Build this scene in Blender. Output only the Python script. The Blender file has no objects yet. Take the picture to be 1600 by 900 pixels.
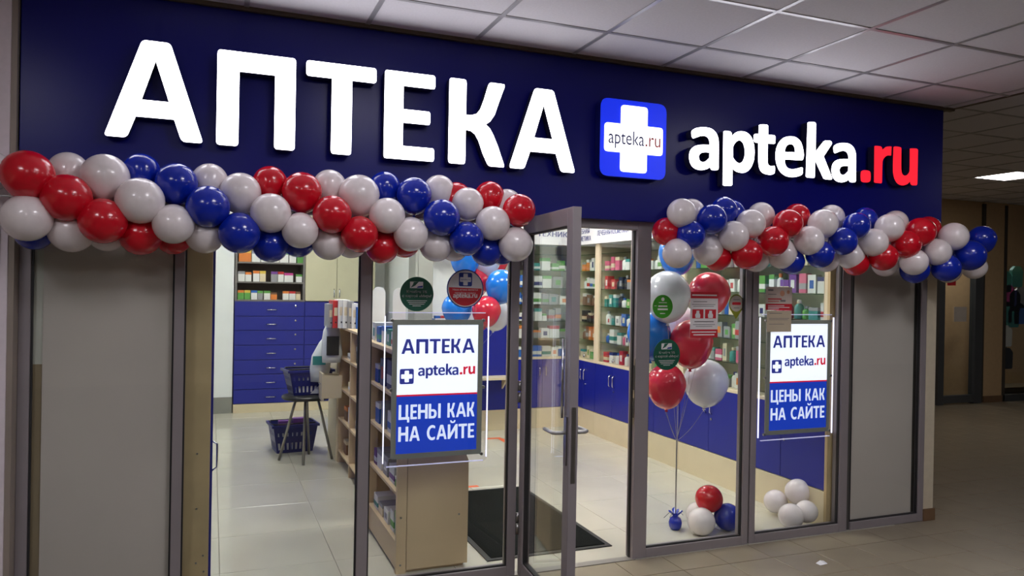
import bpy, math, random
from mathutils import Vector, Matrix
from mathutils.geometry import tessellate_polygon
random.seed(7)
SC = bpy.context.scene
COL = SC.collection
PI = math.pi

# ------------------------------------------------------------------ camera
FPX = 1184.0
CAM = (0.0, -4.001, 1.65)
YAW, PIT, ROL = 0.376995, -0.00267129, 0.0180542
_f = Vector((math.sin(YAW)*math.cos(PIT), math.cos(YAW)*math.cos(PIT), math.sin(PIT)))
_r = Vector((math.cos(YAW), -math.sin(YAW), 0)); _u = _r.cross(_f)
RGT = _r*math.cos(ROL)+_u*math.sin(ROL); UPV = -_r*math.sin(ROL)+_u*math.cos(ROL); FWD = _f
cam = bpy.data.cameras.new('camera'); cam.sensor_width = 36; cam.lens = FPX/1600*36; cam.clip_start = .05
cam_o = bpy.data.objects.new('camera', cam); COL.objects.link(cam_o)
m3 = Matrix((RGT, UPV, -FWD)).transposed()
cam_o.matrix_world = Matrix.Translation(CAM) @ m3.to_4x4()
SC.camera = cam_o
# ------------------------------------------------------------------ world, exposure
wd = bpy.data.worlds.new('world'); SC.world = wd; wd.use_nodes = True
wd.node_tree.nodes['Background'].inputs[0].default_value = (.85, .85, 1, 1)
wd.node_tree.nodes['Background'].inputs[1].default_value = 0.03
SC.view_settings.view_transform = 'Standard'; SC.view_settings.look = 'None'
SC.view_settings.exposure = 0.0; SC.view_settings.gamma = 1; SC.view_settings.use_curve_mapping = False
L_SIGN = 6.0      # radiance of the lit sign faces
L_SHOP = 30.0     # shop ceiling panels
L_HALL = 24.0      # corridor ceiling panels
L_FAR = 19.0
SC.cycles.transparent_max_bounces = 32; SC.cycles.max_bounces = 7; SC.cycles.diffuse_bounces = 4; SC.cycles.glossy_bounces = 3

# a place in the room from where it shows in the photograph and how deep it stands
def _ray(px, py): return RGT*((px-800)/FPX) - UPV*((py-450)/FPX) + FWD
def atY(px, py, Y=0.0):
    d = _ray(px, py); return Vector(CAM)+d*((Y-CAM[1])/d.y)
def atX(px, py, X):
    d = _ray(px, py); return Vector(CAM)+d*((X-CAM[0])/d.x)
def depth(p): return (Vector(p)-Vector(CAM)).dot(FWD)
def to_px(p):
    v = Vector(p)-Vector(CAM); z = v.dot(FWD)
    return 800+FPX*v.dot(RGT)/z, 450-FPX*v.dot(UPV)/z

# ------------------------------------------------------------------ materials
def lin(c):
    return tuple(((v/255)/12.92 if v/255 <= .04045 else ((v/255+.055)/1.055)**2.4) for v in c)
MATS = {}
def mat(name, rgb, rough=.5, metal=0, spec=.5, var=.06, scale=6, bump=0, emit=0, coat=0, trans=0):
    if name in MATS: return MATS[name]
    m = bpy.data.materials.new(name); m.use_nodes = True; nt = m.node_tree; n = nt.nodes; l = nt.links
    b = n['Principled BSDF']; c = lin(rgb)
    b.inputs['Roughness'].default_value = rough; b.inputs['Metallic'].default_value = metal
    b.inputs['Specular IOR Level'].default_value = spec
    if coat: b.inputs['Coat Weight'].default_value = coat; b.inputs['Coat Roughness'].default_value = .06
    tc = n.new('ShaderNodeTexCoord'); nz = n.new('ShaderNodeTexNoise'); nz.inputs['Scale'].default_value = scale; nz.inputs['Detail'].default_value = 3
    l.new(tc.outputs['Object'], nz.inputs['Vector'])
    rp = n.new('ShaderNodeValToRGB'); l.new(nz.outputs['Fac'], rp.inputs['Fac'])
    rp.color_ramp.elements[0].position = .3; rp.color_ramp.elements[1].position = .7
    rp.color_ramp.elements[0].color = tuple(max(0, v*(1-var)) for v in c)+(1,)
    rp.color_ramp.elements[1].color = tuple(min(1, v*(1+var)) for v in c)+(1,)
    l.new(rp.outputs['Color'], b.inputs['Base Color'])
    if bump:
        bp = n.new('ShaderNodeBump'); bp.inputs['Strength'].default_value = bump; bp.inputs['Distance'].default_value = .005
        l.new(nz.outputs['Fac'], bp.inputs['Height']); l.new(bp.outputs['Normal'], b.inputs['Normal'])
    if emit:
        l.new(rp.outputs['Color'], b.inputs['Emission Color']); b.inputs['Emission Strength'].default_value = emit
    if trans: b.inputs['Transmission Weight'].default_value = trans
    MATS[name] = m; return m
def glass_mat(name, tint=(1, 1, 1), ior=1.45, gl=1.0):
    m = bpy.data.materials.new(name); m.use_nodes = True; nt = m.node_tree; n = nt.nodes; l = nt.links
    n.remove(n['Principled BSDF'])
    t = n.new('ShaderNodeBsdfTransparent'); t.inputs[0].default_value = tint+(1,)
    g = n.new('ShaderNodeBsdfGlossy'); g.inputs['Roughness'].default_value = .02; g.inputs[0].default_value = (gl, gl, gl, 1)
    lw_ = n.new('ShaderNodeLayerWeight'); lw_.inputs[0].default_value = .5      # Schlick: f0 + (1-f0) * facing^5, the same from both sides
    pw = n.new('ShaderNodeMath'); pw.operation = 'POWER'; pw.inputs[1].default_value = 5; l.new(lw_.outputs['Facing'], pw.inputs[0])
    f0 = ((ior-1)/(ior+1))**2
    ma = n.new('ShaderNodeMath'); ma.operation = 'MULTIPLY_ADD'; ma.inputs[1].default_value = 1-f0; ma.inputs[2].default_value = f0; l.new(pw.outputs[0], ma.inputs[0])
    mx = n.new('ShaderNodeMixShader'); l.new(ma.outputs[0], mx.inputs[0]); l.new(t.outputs[0], mx.inputs[1]); l.new(g.outputs[0], mx.inputs[2])
    l.new(mx.outputs[0], n['Material Output'].inputs[0]); MATS[name] = m; return m
GLASS = glass_mat('clear_glass', (.95, .97, .96), 1.32)
SHELFGLASS = glass_mat('shelf_glass', (.72, .82, .78), 1.45)
ACRYL = glass_mat('acrylic', (.93, .93, .97), 1.3)
ALU = mat('grey_aluminium', (148, 140, 143), .42, .15, var=.03)
ALUD = mat('dark_gasket', (38, 36, 38), .6)
NAVY = mat('navy_sign_panel', (12, 15, 116), .30, spec=.22, var=.03, scale=1.2)
LETSIDE = mat('letter_return', (44, 44, 78), .5)
LETW = mat('lit_white_acrylic', (248, 247, 255), .4, var=0, emit=L_SIGN)
LETR = mat('lit_red_acrylic', (250, 30, 48), .4, var=0, emit=1.1)
LOGOB = mat('lit_blue_acrylic', (8, 45, 235), .4, var=0, emit=.75)
LOGOW = mat('lit_white_logo', (255, 255, 255), .4, var=0, emit=1.6)
PRNAVY = mat('navy_print', (40, 48, 130), .6, var=0)
PRRED = mat('red_print', (200, 30, 45), .6, var=0)
PRWHITE = mat('white_print', (238, 238, 240), .6, var=0)
PRGREY = mat('grey_print', (120, 118, 120), .6, var=0)
WALLC = mat('painted_wall', (228, 216, 222), .8, bump=.1, scale=40, var=.03)
CREAMW = mat('cream_wall', (206, 194, 170), .8, var=.04, scale=20)
FARW = mat('warm_far_wall', (196, 166, 126), .8, var=.04, scale=20)
WHITEW = mat('white_wall', (232, 236, 236), .75, var=.02)
CREAM = mat('cream_laminate', (222, 208, 178), .45, var=.03)
OLIVE = mat('pale_cream_door', (206, 202, 172), .5, var=.03)
BEECH = mat('beech_laminate', (216, 190, 154), .5, var=.05, scale=3)
BOARD = mat('chipboard', (190, 166, 126), .6, var=.08, scale=5)
BLUE = mat('blue_laminate', (24, 34, 140), .38, var=.03)
BLUED = mat('blue_drawer_laminate', (34, 42, 142), .42, var=.03)
CHROME = mat('chrome', (205, 205, 210), .18, 1, var=.02)
STEEL = mat('brushed_steel', (150, 148, 146), .35, 1, var=.04)
DARK = mat('black_plastic', (24, 24, 26), .45)
RUBBER = mat('rubber_mat', (18, 21, 20), .95, spec=.1, bump=.6, scale=220, var=.25)
TILE_IN = mat('shop_floor_tile', (196, 192, 178), .16, spec=.5, var=.04, scale=2.5)
TILE_OUT = mat('hall_floor_tile', (142, 131, 112), .33, spec=.4, var=.07, scale=4)
GROUT = mat('grout', (96, 90, 80), .9)
CEILT = mat('mineral_ceiling_tile', (226, 223, 227), .9, bump=.15, scale=90, var=.03)
RAIL = mat('white_ceiling_rail', (178, 176, 178), .3, .35, var=.02)
FROST = mat('frosted_film', (210, 197, 191), .35, spec=.4, var=.05, scale=1.5)
PLINTH = mat('cream_plinth', (216, 202, 170), .5, var=.03)
BASEB = mat('grey_baseboard', (140, 140, 134), .6)
BROWNB = mat('brown_tile_baseboard', (120, 92, 66), .5)
GREYCOL = mat('grey_column', (150, 152, 146), .6)
ORANGE = mat('orange_tape', (226, 104, 62), .6)
LAMP = mat('shop_lamp_diffuser', (255, 252, 245), .5, var=0, emit=L_SHOP)
LAMPH = mat('hall_lamp_diffuser', (250, 248, 255), .5, var=0, emit=L_HALL)
LAMPF = mat('far_lamp_diffuser', (255, 250, 245), .5, var=0, emit=L_FAR)
B_RED = mat('red_latex', (206, 14, 36), .22, spec=.5, var=.03, coat=.3)
B_WHITE = mat('white_latex', (232, 222, 222), .25, spec=.5, var=.02, coat=.3)
B_BLUE = mat('blue_latex', (12, 40, 168), .2, spec=.5, var=.03, coat=.3)
B_SKY = mat('sky_blue_latex', (34, 128, 232), .2, var=.03, coat=.3)
B_ROSE = mat('rose_latex', (214, 46, 70), .2, var=.03, coat=.3)
B_PEARL = mat('pearl_latex', (214, 216, 226), .22, var=.02, coat=.3)
PALETTE = {'white': (226, 226, 224), 'cream': (222, 208, 176), 'orange': (222, 128, 56), 'green': (92, 158, 74), 'teal': (54, 140, 136), 'blue': (42, 98, 182),
 'navy': (36, 42, 110), 'red': (190, 40, 46), 'pink': (206, 96, 130), 'grey': (150, 150, 154), 'black': (34, 34, 38), 'yellow': (220, 190, 80), 'magenta': (190, 60, 140), 'purple': (110, 60, 140), 'brown': (120, 84, 60)}
def pm(c): return mat('print_'+c, PALETTE[c], .5, var=.04, scale=20)

# ------------------------------------------------------------------ mesh helpers
class MB:
    def __init__(s): s.v = []; s.f = []; s.mi = []; s.cur = 0
    def add(s, vs, fs):
        k = len(s.v); s.v += [tuple(p) for p in vs]; s.f += [tuple(i+k for i in f) for f in fs]; s.mi += [s.cur]*len(fs); return s
    def box(s, x0, x1, y0, y1, z0, z1, M=None):
        vs = [Vector((x, y, z)) for x in (x0, x1) for y in (y0, y1) for z in (z0, z1)]
        if M: vs = [M@v for v in vs]
        return s.add(vs, [(0, 1, 3, 2), (4, 6, 7, 5), (0, 4, 5, 1), (2, 3, 7, 6), (0, 2, 6, 4), (1, 5, 7, 3)])
    def tube(s, pts, r, n=8, cap=True):
        pts = [Vector(p) for p in pts]; rs = r if isinstance(r, (list, tuple)) else [r]*len(pts); vs = []; fs = []
        for i, p in enumerate(pts):
            t = (pts[min(i+1, len(pts)-1)]-pts[max(i-1, 0)]).normalized()
            a = t.orthogonal().normalized() if i == 0 else (a-t*a.dot(t)).normalized()
            b = t.cross(a)
            vs += [p+(a*math.cos(2*PI*k/n)+b*math.sin(2*PI*k/n))*rs[i] for k in range(n)]
        for i in range(len(pts)-1):
            for k in range(n): fs.append((i*n+k, i*n+(k+1) % n, (i+1)*n+(k+1) % n, (i+1)*n+k))
        if cap: fs += [tuple(range(n-1, -1, -1)), tuple((len(pts)-1)*n+k for k in range(n))]
        return s.add(vs, fs)
    def lathe(s, prof, n=12, M=None):
        vs = []; fs = []
        for r, z in prof:
            for k in range(n):
                v = Vector((r*math.cos(2*PI*k/n), r*math.sin(2*PI*k/n), z)); vs.append(M@v if M else v)
        for i in range(len(prof)-1):
            for k in range(n): fs.append((i*n+k, i*n+(k+1) % n, (i+1)*n+(k+1) % n, (i+1)*n+k))
        fs += [tuple(range(n-1, -1, -1)), tuple((len(prof)-1)*n+k for k in range(n))]
        return s.add(vs, fs)
    def outline(s, loops, fn, thick, smat=None):
        """closed 2D loops (outer, holes) -> face at depth 0 plus side walls back to depth thick; fn(u, v, d) -> point"""
        loops = [list(l) for l in loops]
        tri = tessellate_polygon([[Vector((u, v, 0)) for u, v in l] for l in loops])
        flat = [p for l in loops for p in l]
        face_vs = [fn(u, v, 0) for u, v in flat]; fs = []
        for t in tri:
            a, b, c = (flat[i] for i in t)
            fs.append(tuple(t) if (b[0]-a[0])*(c[1]-a[1])-(b[1]-a[1])*(c[0]-a[0]) > 0 else tuple(reversed(t)))
        s.add(face_vs, fs)
        if thick:
            c0 = s.cur
            if smat is not None: s.cur = smat
            for l in loops:
                n = len(l); vs = [fn(u, v, 0) for u, v in l]+[fn(u, v, thick) for u, v in l]
                s.add(vs, [(i, (i+1) % n, n+(i+1) % n, n+i) for i in range(n)])
            s.add([fn(u, v, thick) for u, v in flat], [tuple(reversed(f)) for f in fs])
            s.cur = c0
        return s
    def mesh(s, name, mats, smooth=False):
        me = bpy.data.meshes.new(name); me.from_pydata(s.v, [], s.f)
        for m in (mats if isinstance(mats, (list, tuple)) else [mats]): me.materials.append(m)
        for p, i in zip(me.polygons, s.mi):
            p.material_index = i; p.use_smooth = smooth
        me.update(); return me
    def build(s, name, mats, parent=None, smooth=False, **kw):
        return link(name, s.mesh(name, mats, smooth), parent, **kw)
def link(name, me, parent=None, loc=None, **kw):
    o = bpy.data.objects.new(name, me); COL.objects.link(o)
    if parent: o.parent = parent
    if loc is not None: o.location = loc
    tag(o, **kw); return o
def tag(o, label=None, cat=None, group=None, kind=None):
    for k, v in (('label', label), ('category', cat), ('group', group), ('kind', kind)):
        if v: o[k] = v
    return o
def empty(name, loc=(0, 0, 0), **kw):
    o = bpy.data.objects.new(name, None); COL.objects.link(o); o.location = loc; o.empty_display_size = .05
    tag(o, **kw); return o
def child(o, parent):                       # parent without moving (parents are only translated)
    o.parent = parent; o.location = Vector(o.location)-parent.matrix_world.translation if parent.matrix_world.translation.length else o.location
    return o
def bx(name, m, parent, *b, **kw): return MB().box(*b).build(name, m, parent, **kw)
def bev(o, w=.004, seg=2):
    md = o.modifiers.new('bevel', 'BEVEL'); md.width = w; md.segments = seg; md.limit_method = 'ANGLE'; return o
ORD = 'first second third fourth fifth sixth seventh eighth ninth tenth eleventh twelfth thirteenth fourteenth fifteenth sixteenth seventeenth eighteenth nineteenth twentieth'.split()

# flat frames to draw on: u to the reader's right, v up, d away from the reader
def on_front(x0, z0, y): return lambda u, v, d: (x0+u, y+d, z0+v)
def on_side(y0, z0, x): return lambda u, v, d: (x+d, y0-u, z0+v)      # faces -X
_TXT = {}
def text_loops(s):
    c = bpy.data.curves.new('t', 'FONT'); c.body = s; c.size = 1; c.resolution_u = 3
    o = bpy.data.objects.new('t', c); COL.objects.link(o); bpy.context.view_layer.update()
    dg = bpy.context.evaluated_depsgraph_get(); me = bpy.data.meshes.new_from_object(o.evaluated_get(dg))
    vs = [v.co.to_2d() for v in me.vertices]; fs = [tuple(p.vertices) for p in me.polygons]
    bpy.data.objects.remove(o); bpy.data.curves.remove(c); bpy.data.meshes.remove(me); return vs, fs
def text(name, s, m, parent, fn, u0, u1, v0, h=None, bold=.0, **kw):
    """built-in font, stretched to run from u0 to u1 with cap height h, base at v0"""
    if s not in _TXT: _TXT[s] = text_loops(s)
    vs, fs = _TXT[s]; xa = min(v.x for v in vs); xb = max(v.x for v in vs)
    k = (u1-u0)/(xb-xa); kh = k if h is None else h/.72
    mb = MB()
    for i, du in enumerate((0, -bold, bold) if bold else (0,)): mb.add([fn(u0+(v.x-xa)*k+du*k, v0+v.y*kh, -.00002*i) for v in vs], fs)
    return mb.build(name, m, parent, **kw)

# ------------------------------------------------------------------ own letter shapes
def fillet(poly, r, n=4):
    out = []; N = len(poly)
    for i, p in enumerate(poly):
        a = Vector(poly[i-1][:2]); b = Vector(p[:2]); c = Vector(poly[(i+1) % N][:2]); rr = p[2] if len(p) > 2 else r
        d1 = a-b; d2 = c-b; t = min(rr, d1.length*.45, d2.length*.45)
        if t < 1e-5: out.append(tuple(b)); continue
        p0 = b+d1.normalized()*t; p2 = b+d2.normalized()*t
        for k in range(n+1):
            s = k/n; q = p0*(1-s)**2+b*2*s*(1-s)+p2*s*s; out.append((q.x, q.y))
    return out
def arc(cx, cy, rx, ry, a0, a1, n=14): return [(cx+rx*math.cos(math.radians(a0+(a1-a0)*i/n)), cy+ry*math.sin(math.radians(a0+(a1-a0)*i/n)), 0) for i in range(n+1)]
def smooth(pts, n=4):
    """closed spline; a point with a third value is a corner"""
    N = len(pts); out = []
    for i in range(N):
        p0, p1, p2, p3 = (pts[(i+k-1) % N] for k in range(4))
        a, b, c, d = (Vector(p[:2]) for p in (p0, p1, p2, p3))
        t1 = (c-a)*.5 if len(p1) == 2 else (c-b); t2 = (d-b)*.5 if len(p2) == 2 else (c-b)
        L = (c-b).length
        if t1.length > L: t1 = t1.normalized()*L
        if t2.length > L: t2 = t2.normalized()*L
        for k in range(n):
            s = k/n; q = b*(2*s**3-3*s*s+1)+t1*(s**3-2*s*s+s)+c*(-2*s**3+3*s*s)+t2*(s**3-s*s); out.append((q.x, q.y))
    return out
R_ = .045
G = {}   # every glyph: loops in a unit box
G['А'] = [fillet([(0, 0), (.225, 0), (.31, .22, 0), (.695, .22, 0), (.775, 0), (1, 0), (.645, 1), (.36, 1)], R_), [(.365, .395), (.50, .80), (.64, .395)]]
G['П'] = [fillet([(0, 0), (.275, 0), (.275, .79, 0), (.73, .79, 0), (.73, 0), (1, 0), (1, 1), (0, 1)], R_)]
G['Т'] = [fillet([(.36, 0), (.65, 0), (.65, .83, 0), (1, .83), (1, 1), (0, 1), (0, .83), (.36, .83, 0)], R_)]
G['Е'] = [fillet([(0, 0), (1, 0), (1, .155), (.37, .155, 0), (.37, .42, 0), (.91, .42), (.91, .575), (.37, .575, 0), (.37, .84, 0), (1, .84), (1, 1), (0, 1)], R_)]
G['К'] = [fillet([(0, 0), (.295, 0), (.295, .405, 0), (.38, .4, 0), (.455, .365, 0), (.52, .29, 0), (.6, .14, 0), (.70, 0), (1, 0), (.86, .26, 0), (.78, .38, 0), (.72, .45, 0), (.645, .495, 0),
                  (.72, .535, 0), (.80, .62, 0), (.86, .75, 0), (.985, 1), (.69, 1), (.6, .78, 0), (.54, .665, 0), (.48, .61, 0), (.40, .59, 0), (.295, .585, 0), (.295, 1), (0, 1)], R_)]
G['Н'] = [fillet([(0, 0), (.27, 0), (.27, .42, 0), (.73, .42, 0), (.73, 0), (1, 0), (1, 1), (.73, 1), (.73, .6, 0), (.27, .6, 0), (.27, 1), (0, 1)], .02)]
G['Ц'] = [fillet([(0, 0), (.80, 0, 0), (.80, -.2), (1, -.2), (1, .17), (.88, .17, 0), (.88, 1), (.65, 1), (.65, .17, 0), (.24, .17, 0), (.24, 1), (0, 1)], .02)]
G['Ы'] = [fillet([(0, 0), (.36, 0, 0)]+arc(.40, .31, .27, .31, -80, 80)+[(.36, .62, 0), (.2, .62, 0), (.2, 1), (0, 1)], .02), [(.2, .16), (.2, .47), (.38, .47), (.45, .41), (.46, .32), (.45, .22), (.38, .16)],
          fillet([(.79, 0), (1, 0), (1, 1), (.79, 1)], .02)]
G['С'] = [fillet(arc(.62, .5, .62, .52, 62, 298, 22)+[(.96, .06), (.96, .22)]+list(reversed(arc(.64, .5, .36, .34, 72, 288, 18)))+[(.96, .78), (.96, .94)], .02)]
G['Й'] = [fillet([(0, 0), (.22, 0), (.75, .62, 0), (.75, 0), (1, 0), (1, 1), (.78, 1), (.25, .38, 0), (.25, 1), (0, 1)], .02), fillet([(.22, 1.28), (.27, 1.13, .08), (.5, 1.07, .1), (.73, 1.13, .08), (.78, 1.28), (.64, 1.28), (.58, 1.19, .05), (.42, 1.19, .05), (.36, 1.28)], .01)]
GW = {'А': .90, 'П': .82, 'Т': .75, 'Е': .56, 'К': .68, 'Н': .84, 'Ц': .92, 'Ы': 1.05, 'С': .74, 'Й': .86}
SIGN_Y = -.06; LET_Y = -.135
S = 6.43
def tr(ox, pts): return [(ox+p[0]/S, 170+p[1]/S)+tuple(p[2:]) for p in pts]
c = 1
LOW = {  # lower-case shapes, read off the sign
 'a': [tr(1060, [(130, 235), (140, 215), (180, 193), (250, 185), (320, 195), (370, 230), (398, 285), (405, 350), (404, 600, c), (392, 615), (335, 615), (322, 600, c), (318, 585, c), (285, 605), (225, 616), (165, 600), (125, 560), (108, 500), (110, 450), (125, 410), (160, 378), (220, 362), (314, 362, c), (312, 330), (295, 290), (260, 272), (215, 275), (150, 297), (135, 280)]),
       tr(1060, [(312, 440, c), (270, 436), (230, 443), (208, 465), (205, 490), (215, 520), (240, 535), (270, 530), (310, 495, c)])],
 'p': [tr(1060, [(452, 232, c), (465, 222), (520, 228), (533, 240, c), (540, 272, c), (570, 242), (620, 226), (680, 235), (730, 280), (757, 350), (765, 430), (757, 520), (725, 595), (680, 635), (630, 643), (580, 630), (545, 603, c), (542, 760, c), (530, 773), (460, 773), (445, 762, c)]),
       tr(1060, [(548, 385, c), (565, 350), (590, 325), (615, 317), (645, 340), (662, 385), (667, 440), (660, 495), (640, 535), (615, 548), (590, 538), (562, 510), (548, 485, c)])],
 't': [tr(1060, [(808, 165, c), (830, 157), (890, 160), (902, 172, c), (901, 260, c), (965, 266, c), (975, 285), (972, 345, c), (962, 353, c), (898, 350, c), (897, 530), (903, 560), (925, 575), (965, 573, c), (970, 590), (968, 640), (955, 655), (920, 663), (870, 655), (830, 630), (810, 585), (803, 520), (803, 342, c), (770, 338, c), (757, 320), (758, 265), (770, 252, c), (806, 252, c)])],
 'e': [tr(1060, [(1240, 517), (1255, 500), (1260, 460), (1250, 390), (1225, 325), (1180, 287), (1125, 277), (1065, 288), (1015, 330), (985, 395), (975, 470), (983, 545), (1010, 615), (1060, 665), (1120, 685), (1180, 683), (1235, 665), (1247, 650), (1250, 600), (1238, 588), (1180, 603), (1130, 606), (1090, 588), (1072, 550), (1068, 508, c)]),
       tr(1060, [(1068, 433, c), (1075, 395), (1095, 365), (1120, 355), (1150, 362), (1168, 395), (1172, 438, c)])],
 'k': [tr(1240, [(140, 140, c), (155, 133), (210, 135), (225, 148, c), (222, 428, c), (300, 330), (320, 320), (370, 322), (385, 340), (380, 360), (302, 478, c), (385, 690), (382, 708), (360, 712), (310, 706), (298, 696), (217, 520, c), (212, 680, c), (205, 693), (135, 690), (122, 678, c)])],
 '.': [tr(1240, [(675, 640), (690, 622), (720, 617), (760, 625), (773, 645), (773, 715), (757, 735), (725, 740), (690, 735), (675, 715)])],
 'r': [tr(1240, [(812, 375, c), (828, 372), (875, 378), (888, 390, c), (893, 412, c), (925, 385), (960, 378), (985, 380, c), (980, 470, c), (940, 470), (905, 500), (893, 540), (888, 735, c), (880, 748), (815, 742), (808, 735, c)])],
 'u': [tr(1240, [(1003, 385, c), (1020, 378), (1070, 385), (1083, 395, c), (1082, 600), (1090, 650), (1115, 672), (1145, 660), (1165, 620), (1168, 400, c), (1185, 398), (1235, 400), (1250, 412, c), (1243, 755, c), (1235, 767), (1190, 768), (1175, 757, c), (1170, 730, c), (1140, 757), (1095, 770), (1045, 752), (1012, 700), (998, 620)])]}
def sign_loops(ch):
    out = []
    for l in LOW[ch]:
        q = [(atY(p[0], p[1], LET_Y).x, atY(p[0], p[1], LET_Y).z)+tuple(p[2:]) for p in l]; out.append(smooth(q))
    return out
SL = {ch: sign_loops(ch) for ch in LOW}
# second a: the first one moved and fitted to its own place
p0 = atY(1240+378/S, 170+705/S, LET_Y); p1 = atY(1240+633/S, 170+345/S, LET_Y)
ax = [p[0] for p in SL['a'][0]]; az = [p[1] for p in SL['a'][0]]
def fit(l, X0, X1, Z0, Z1): return [(X0+(p[0]-min(ax))/(max(ax)-min(ax))*(X1-X0), Z0+(p[1]-min(az))/(max(az)-min(az))*(Z1-Z0)) for p in l]
SL['a2'] = [fit(l, p0.x, p1.x, min(az), max(az)) for l in SL['a']]
LOGO_ORDER = ['a', 'p', 't', 'e', 'k', 'a2', '.', 'r', 'u']
LX0 = min(ax); LX1 = max(p[0] for p in SL['u'][0]); LZ0 = min(az)
def rounded(x0, x1, z0, z1, r): return fillet([(x0, z0), (x1, z0), (x1, z1), (x0, z1)], r, 6)
def cross_loop(cx, cz, wx, wz, ax_, az_, r): # half extents and arm half widths
    return fillet([(cx-ax_, cz-wz), (cx+ax_, cz-wz), (cx+ax_, cz-az_, 0), (cx+wx, cz-az_), (cx+wx, cz+az_), (cx+ax_, cz+az_, 0), (cx+ax_, cz+wz), (cx-ax_, cz+wz), (cx-ax_, cz+az_, 0), (cx-wx, cz+az_), (cx-wx, cz-az_), (cx-ax_, cz-az_, 0)], r)
ident = lambda y: (lambda u, v, d: (u, y+d, v))

# ================================================================== SETTING
# --- floors: bed plus single tiles
TS = .325
def tile_mesh(name, m, s=TS, g=.004):
    a = s/2-g/2; mb = MB(); e = .002
    mb.add([(-a, -a, -.008), (a, -a, -.008), (a, a, -.008), (-a, a, -.008), (-a, -a, -e), (a, -a, -e), (a, a, -e), (-a, a, -e), (-a+e, -a+e, 0), (a-e, -a+e, 0), (a-e, a-e, 0), (-a+e, a-e, 0)],
           [(0, 1, 5, 4), (1, 2, 6, 5), (2, 3, 7, 6), (3, 0, 4, 7), (4, 5, 9, 8), (5, 6, 10, 9), (6, 7, 11, 10), (7, 4, 8, 11), (8, 9, 10, 11)])
    return mb.mesh(name, m), mb
def cut_tiles(root, m, cells):
    for x0, x1, y0, y1 in cells: MB().box(x0+.002, x1-.002, y0+.002, y1-.002, -.008, 0).build('floor_tile', m, root)
def tiled_floor(root, m, spots, s=TS, g=.004):
    me, mb0 = tile_mesh('floor_tile', m, s, g)
    spots.sort(key=lambda p: (p[0]-CAM[0])**2+(p[1]-CAM[1])**2)
    for (x, y) in spots[:300]: link('floor_tile', me, root, loc=(x, y, 0))
    if len(spots) > 300:
        mb = MB()
        for (x, y) in spots[300:]: mb.add([(vx+x, vy+y, vz) for vx, vy, vz in mb0.v], mb0.f)
        mb.build('floor_tile_field', m, root, kind='stuff')
fl = empty('floor', kind='structure')
bx('floor_bed', GROUT, fl, -4, 16, -9, -.011, -.08, -.003); bx('floor_bed', GROUT, fl, 4.92, 16, .03, 6.5, -.08, -.003)
sp = []
for i in range(-20, 60):
    for j in range(-28, 22):
        x = 2.275+TS*(i+.5); y = -.25+TS*(j+.5)
        if -3.5 < x < 15 and -4.2 < y < 5.3 and not (x < 4.70+.163 and y > -.12):
            px, py = to_px((x, y, 0)) if depth((x, y, 0)) > .3 else (-999, 0)
            if -80 < px < 1700 and py < 990: sp.append((x, y))
tiled_floor(fl, TILE_OUT, sp)
cut_tiles(fl, TILE_OUT, [(2.275+TS*i, 2.275+TS*(i+1), -.25, -.011) for i in range(-10, 8)])
fs_ = empty('floor', kind='structure')
bx('floor_bed', mat('pale_grout', (140, 134, 122), .8), fs_, -.8, 4.92, -.01, 6.7, -.08, -.003)
sp = []; TI = .64
for i in range(-2, 8):
    for j in range(0, 11):
        x = 2.625+TI*(i-4+.5); y = .556+TI*(j+.5)
        if -.7 < x < 4.4 and not (x > 2.5 and y > 4.5): sp.append((x, y))
tiled_floor(fs_, TILE_IN, sp, TI, .003)
cut_tiles(fs_, TILE_IN, [(2.625+TI*(i-4), 2.625+TI*(i-3), -.010, .556) for i in range(-1, 7)])
bx('threshold', mat('threshold_strip', (150, 146, 140), .4, .5), fs_, 1.60, 2.42, -.01, .05, -.004, .004)
# --- ceilings
CZ = 2.99; CG = .59
ce = empty('ceiling', kind='structure')
bx('ceiling_slab', mat('slab', (120, 118, 116), .9), ce, -4, 4.96, -9, -.061, CZ+.03, CZ+.12)
me = MB().box(-CG/2+.012, CG/2-.012, -.288, .288, -.002, .012).mesh('ceiling_tile', CEILT)
GX = 1.315; GY = -.485
for i in range(-8, 7):
    for j in range(-12, 1):
        x = GX+CG*(i+.5); y = GY+.6*(j+.5)
        if x-CG/2 > 4.9: continue
        w = 1
        if j == 0:  # cut row beside the sign
            xx1 = min(x+CG/2-.012, 4.95); MB().box(x-CG/2+.012, xx1, GY+.012, -.065, CZ-.002, CZ+.012).build('ceiling_tile', CEILT, ce)
        elif x+CG/2 > 4.96:
            MB().box(x-CG/2+.012, 4.95, y-.288, y+.288, CZ-.002, CZ+.012).build('ceiling_tile', CEILT, ce)
        elif not ((i, j) in ((-1, -3), (4, -3), (-5, -4), (1, -6), (-3, -7), (4, -7))): link('ceiling_tile', me, ce, loc=(x, y, CZ))
for i in range(-8, 8):
    x = GX+CG*i
    if x < 4.95: bx('ceiling_rail', RAIL, ce, x-.012, x+.012, -7.7, -.062, CZ-.006, CZ+.006)
for j in range(-12, 1): bx('ceiling_rail', RAIL, ce, -3.5, 4.955, GY+.6*j-.012, GY+.6*j+.012, CZ-.0055, CZ+.006)
tw = mat('brown_wall_angle', (92, 78, 62), .5)
bx('trim_1', tw, None, -.81, 4.96, -.085, -.045, CZ-.022, CZ, kind='structure')
bx('trim_2', tw, None, 4.955, 4.985, -7.7, .05, CZ-.005, 3.07, kind='structure')
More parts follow.
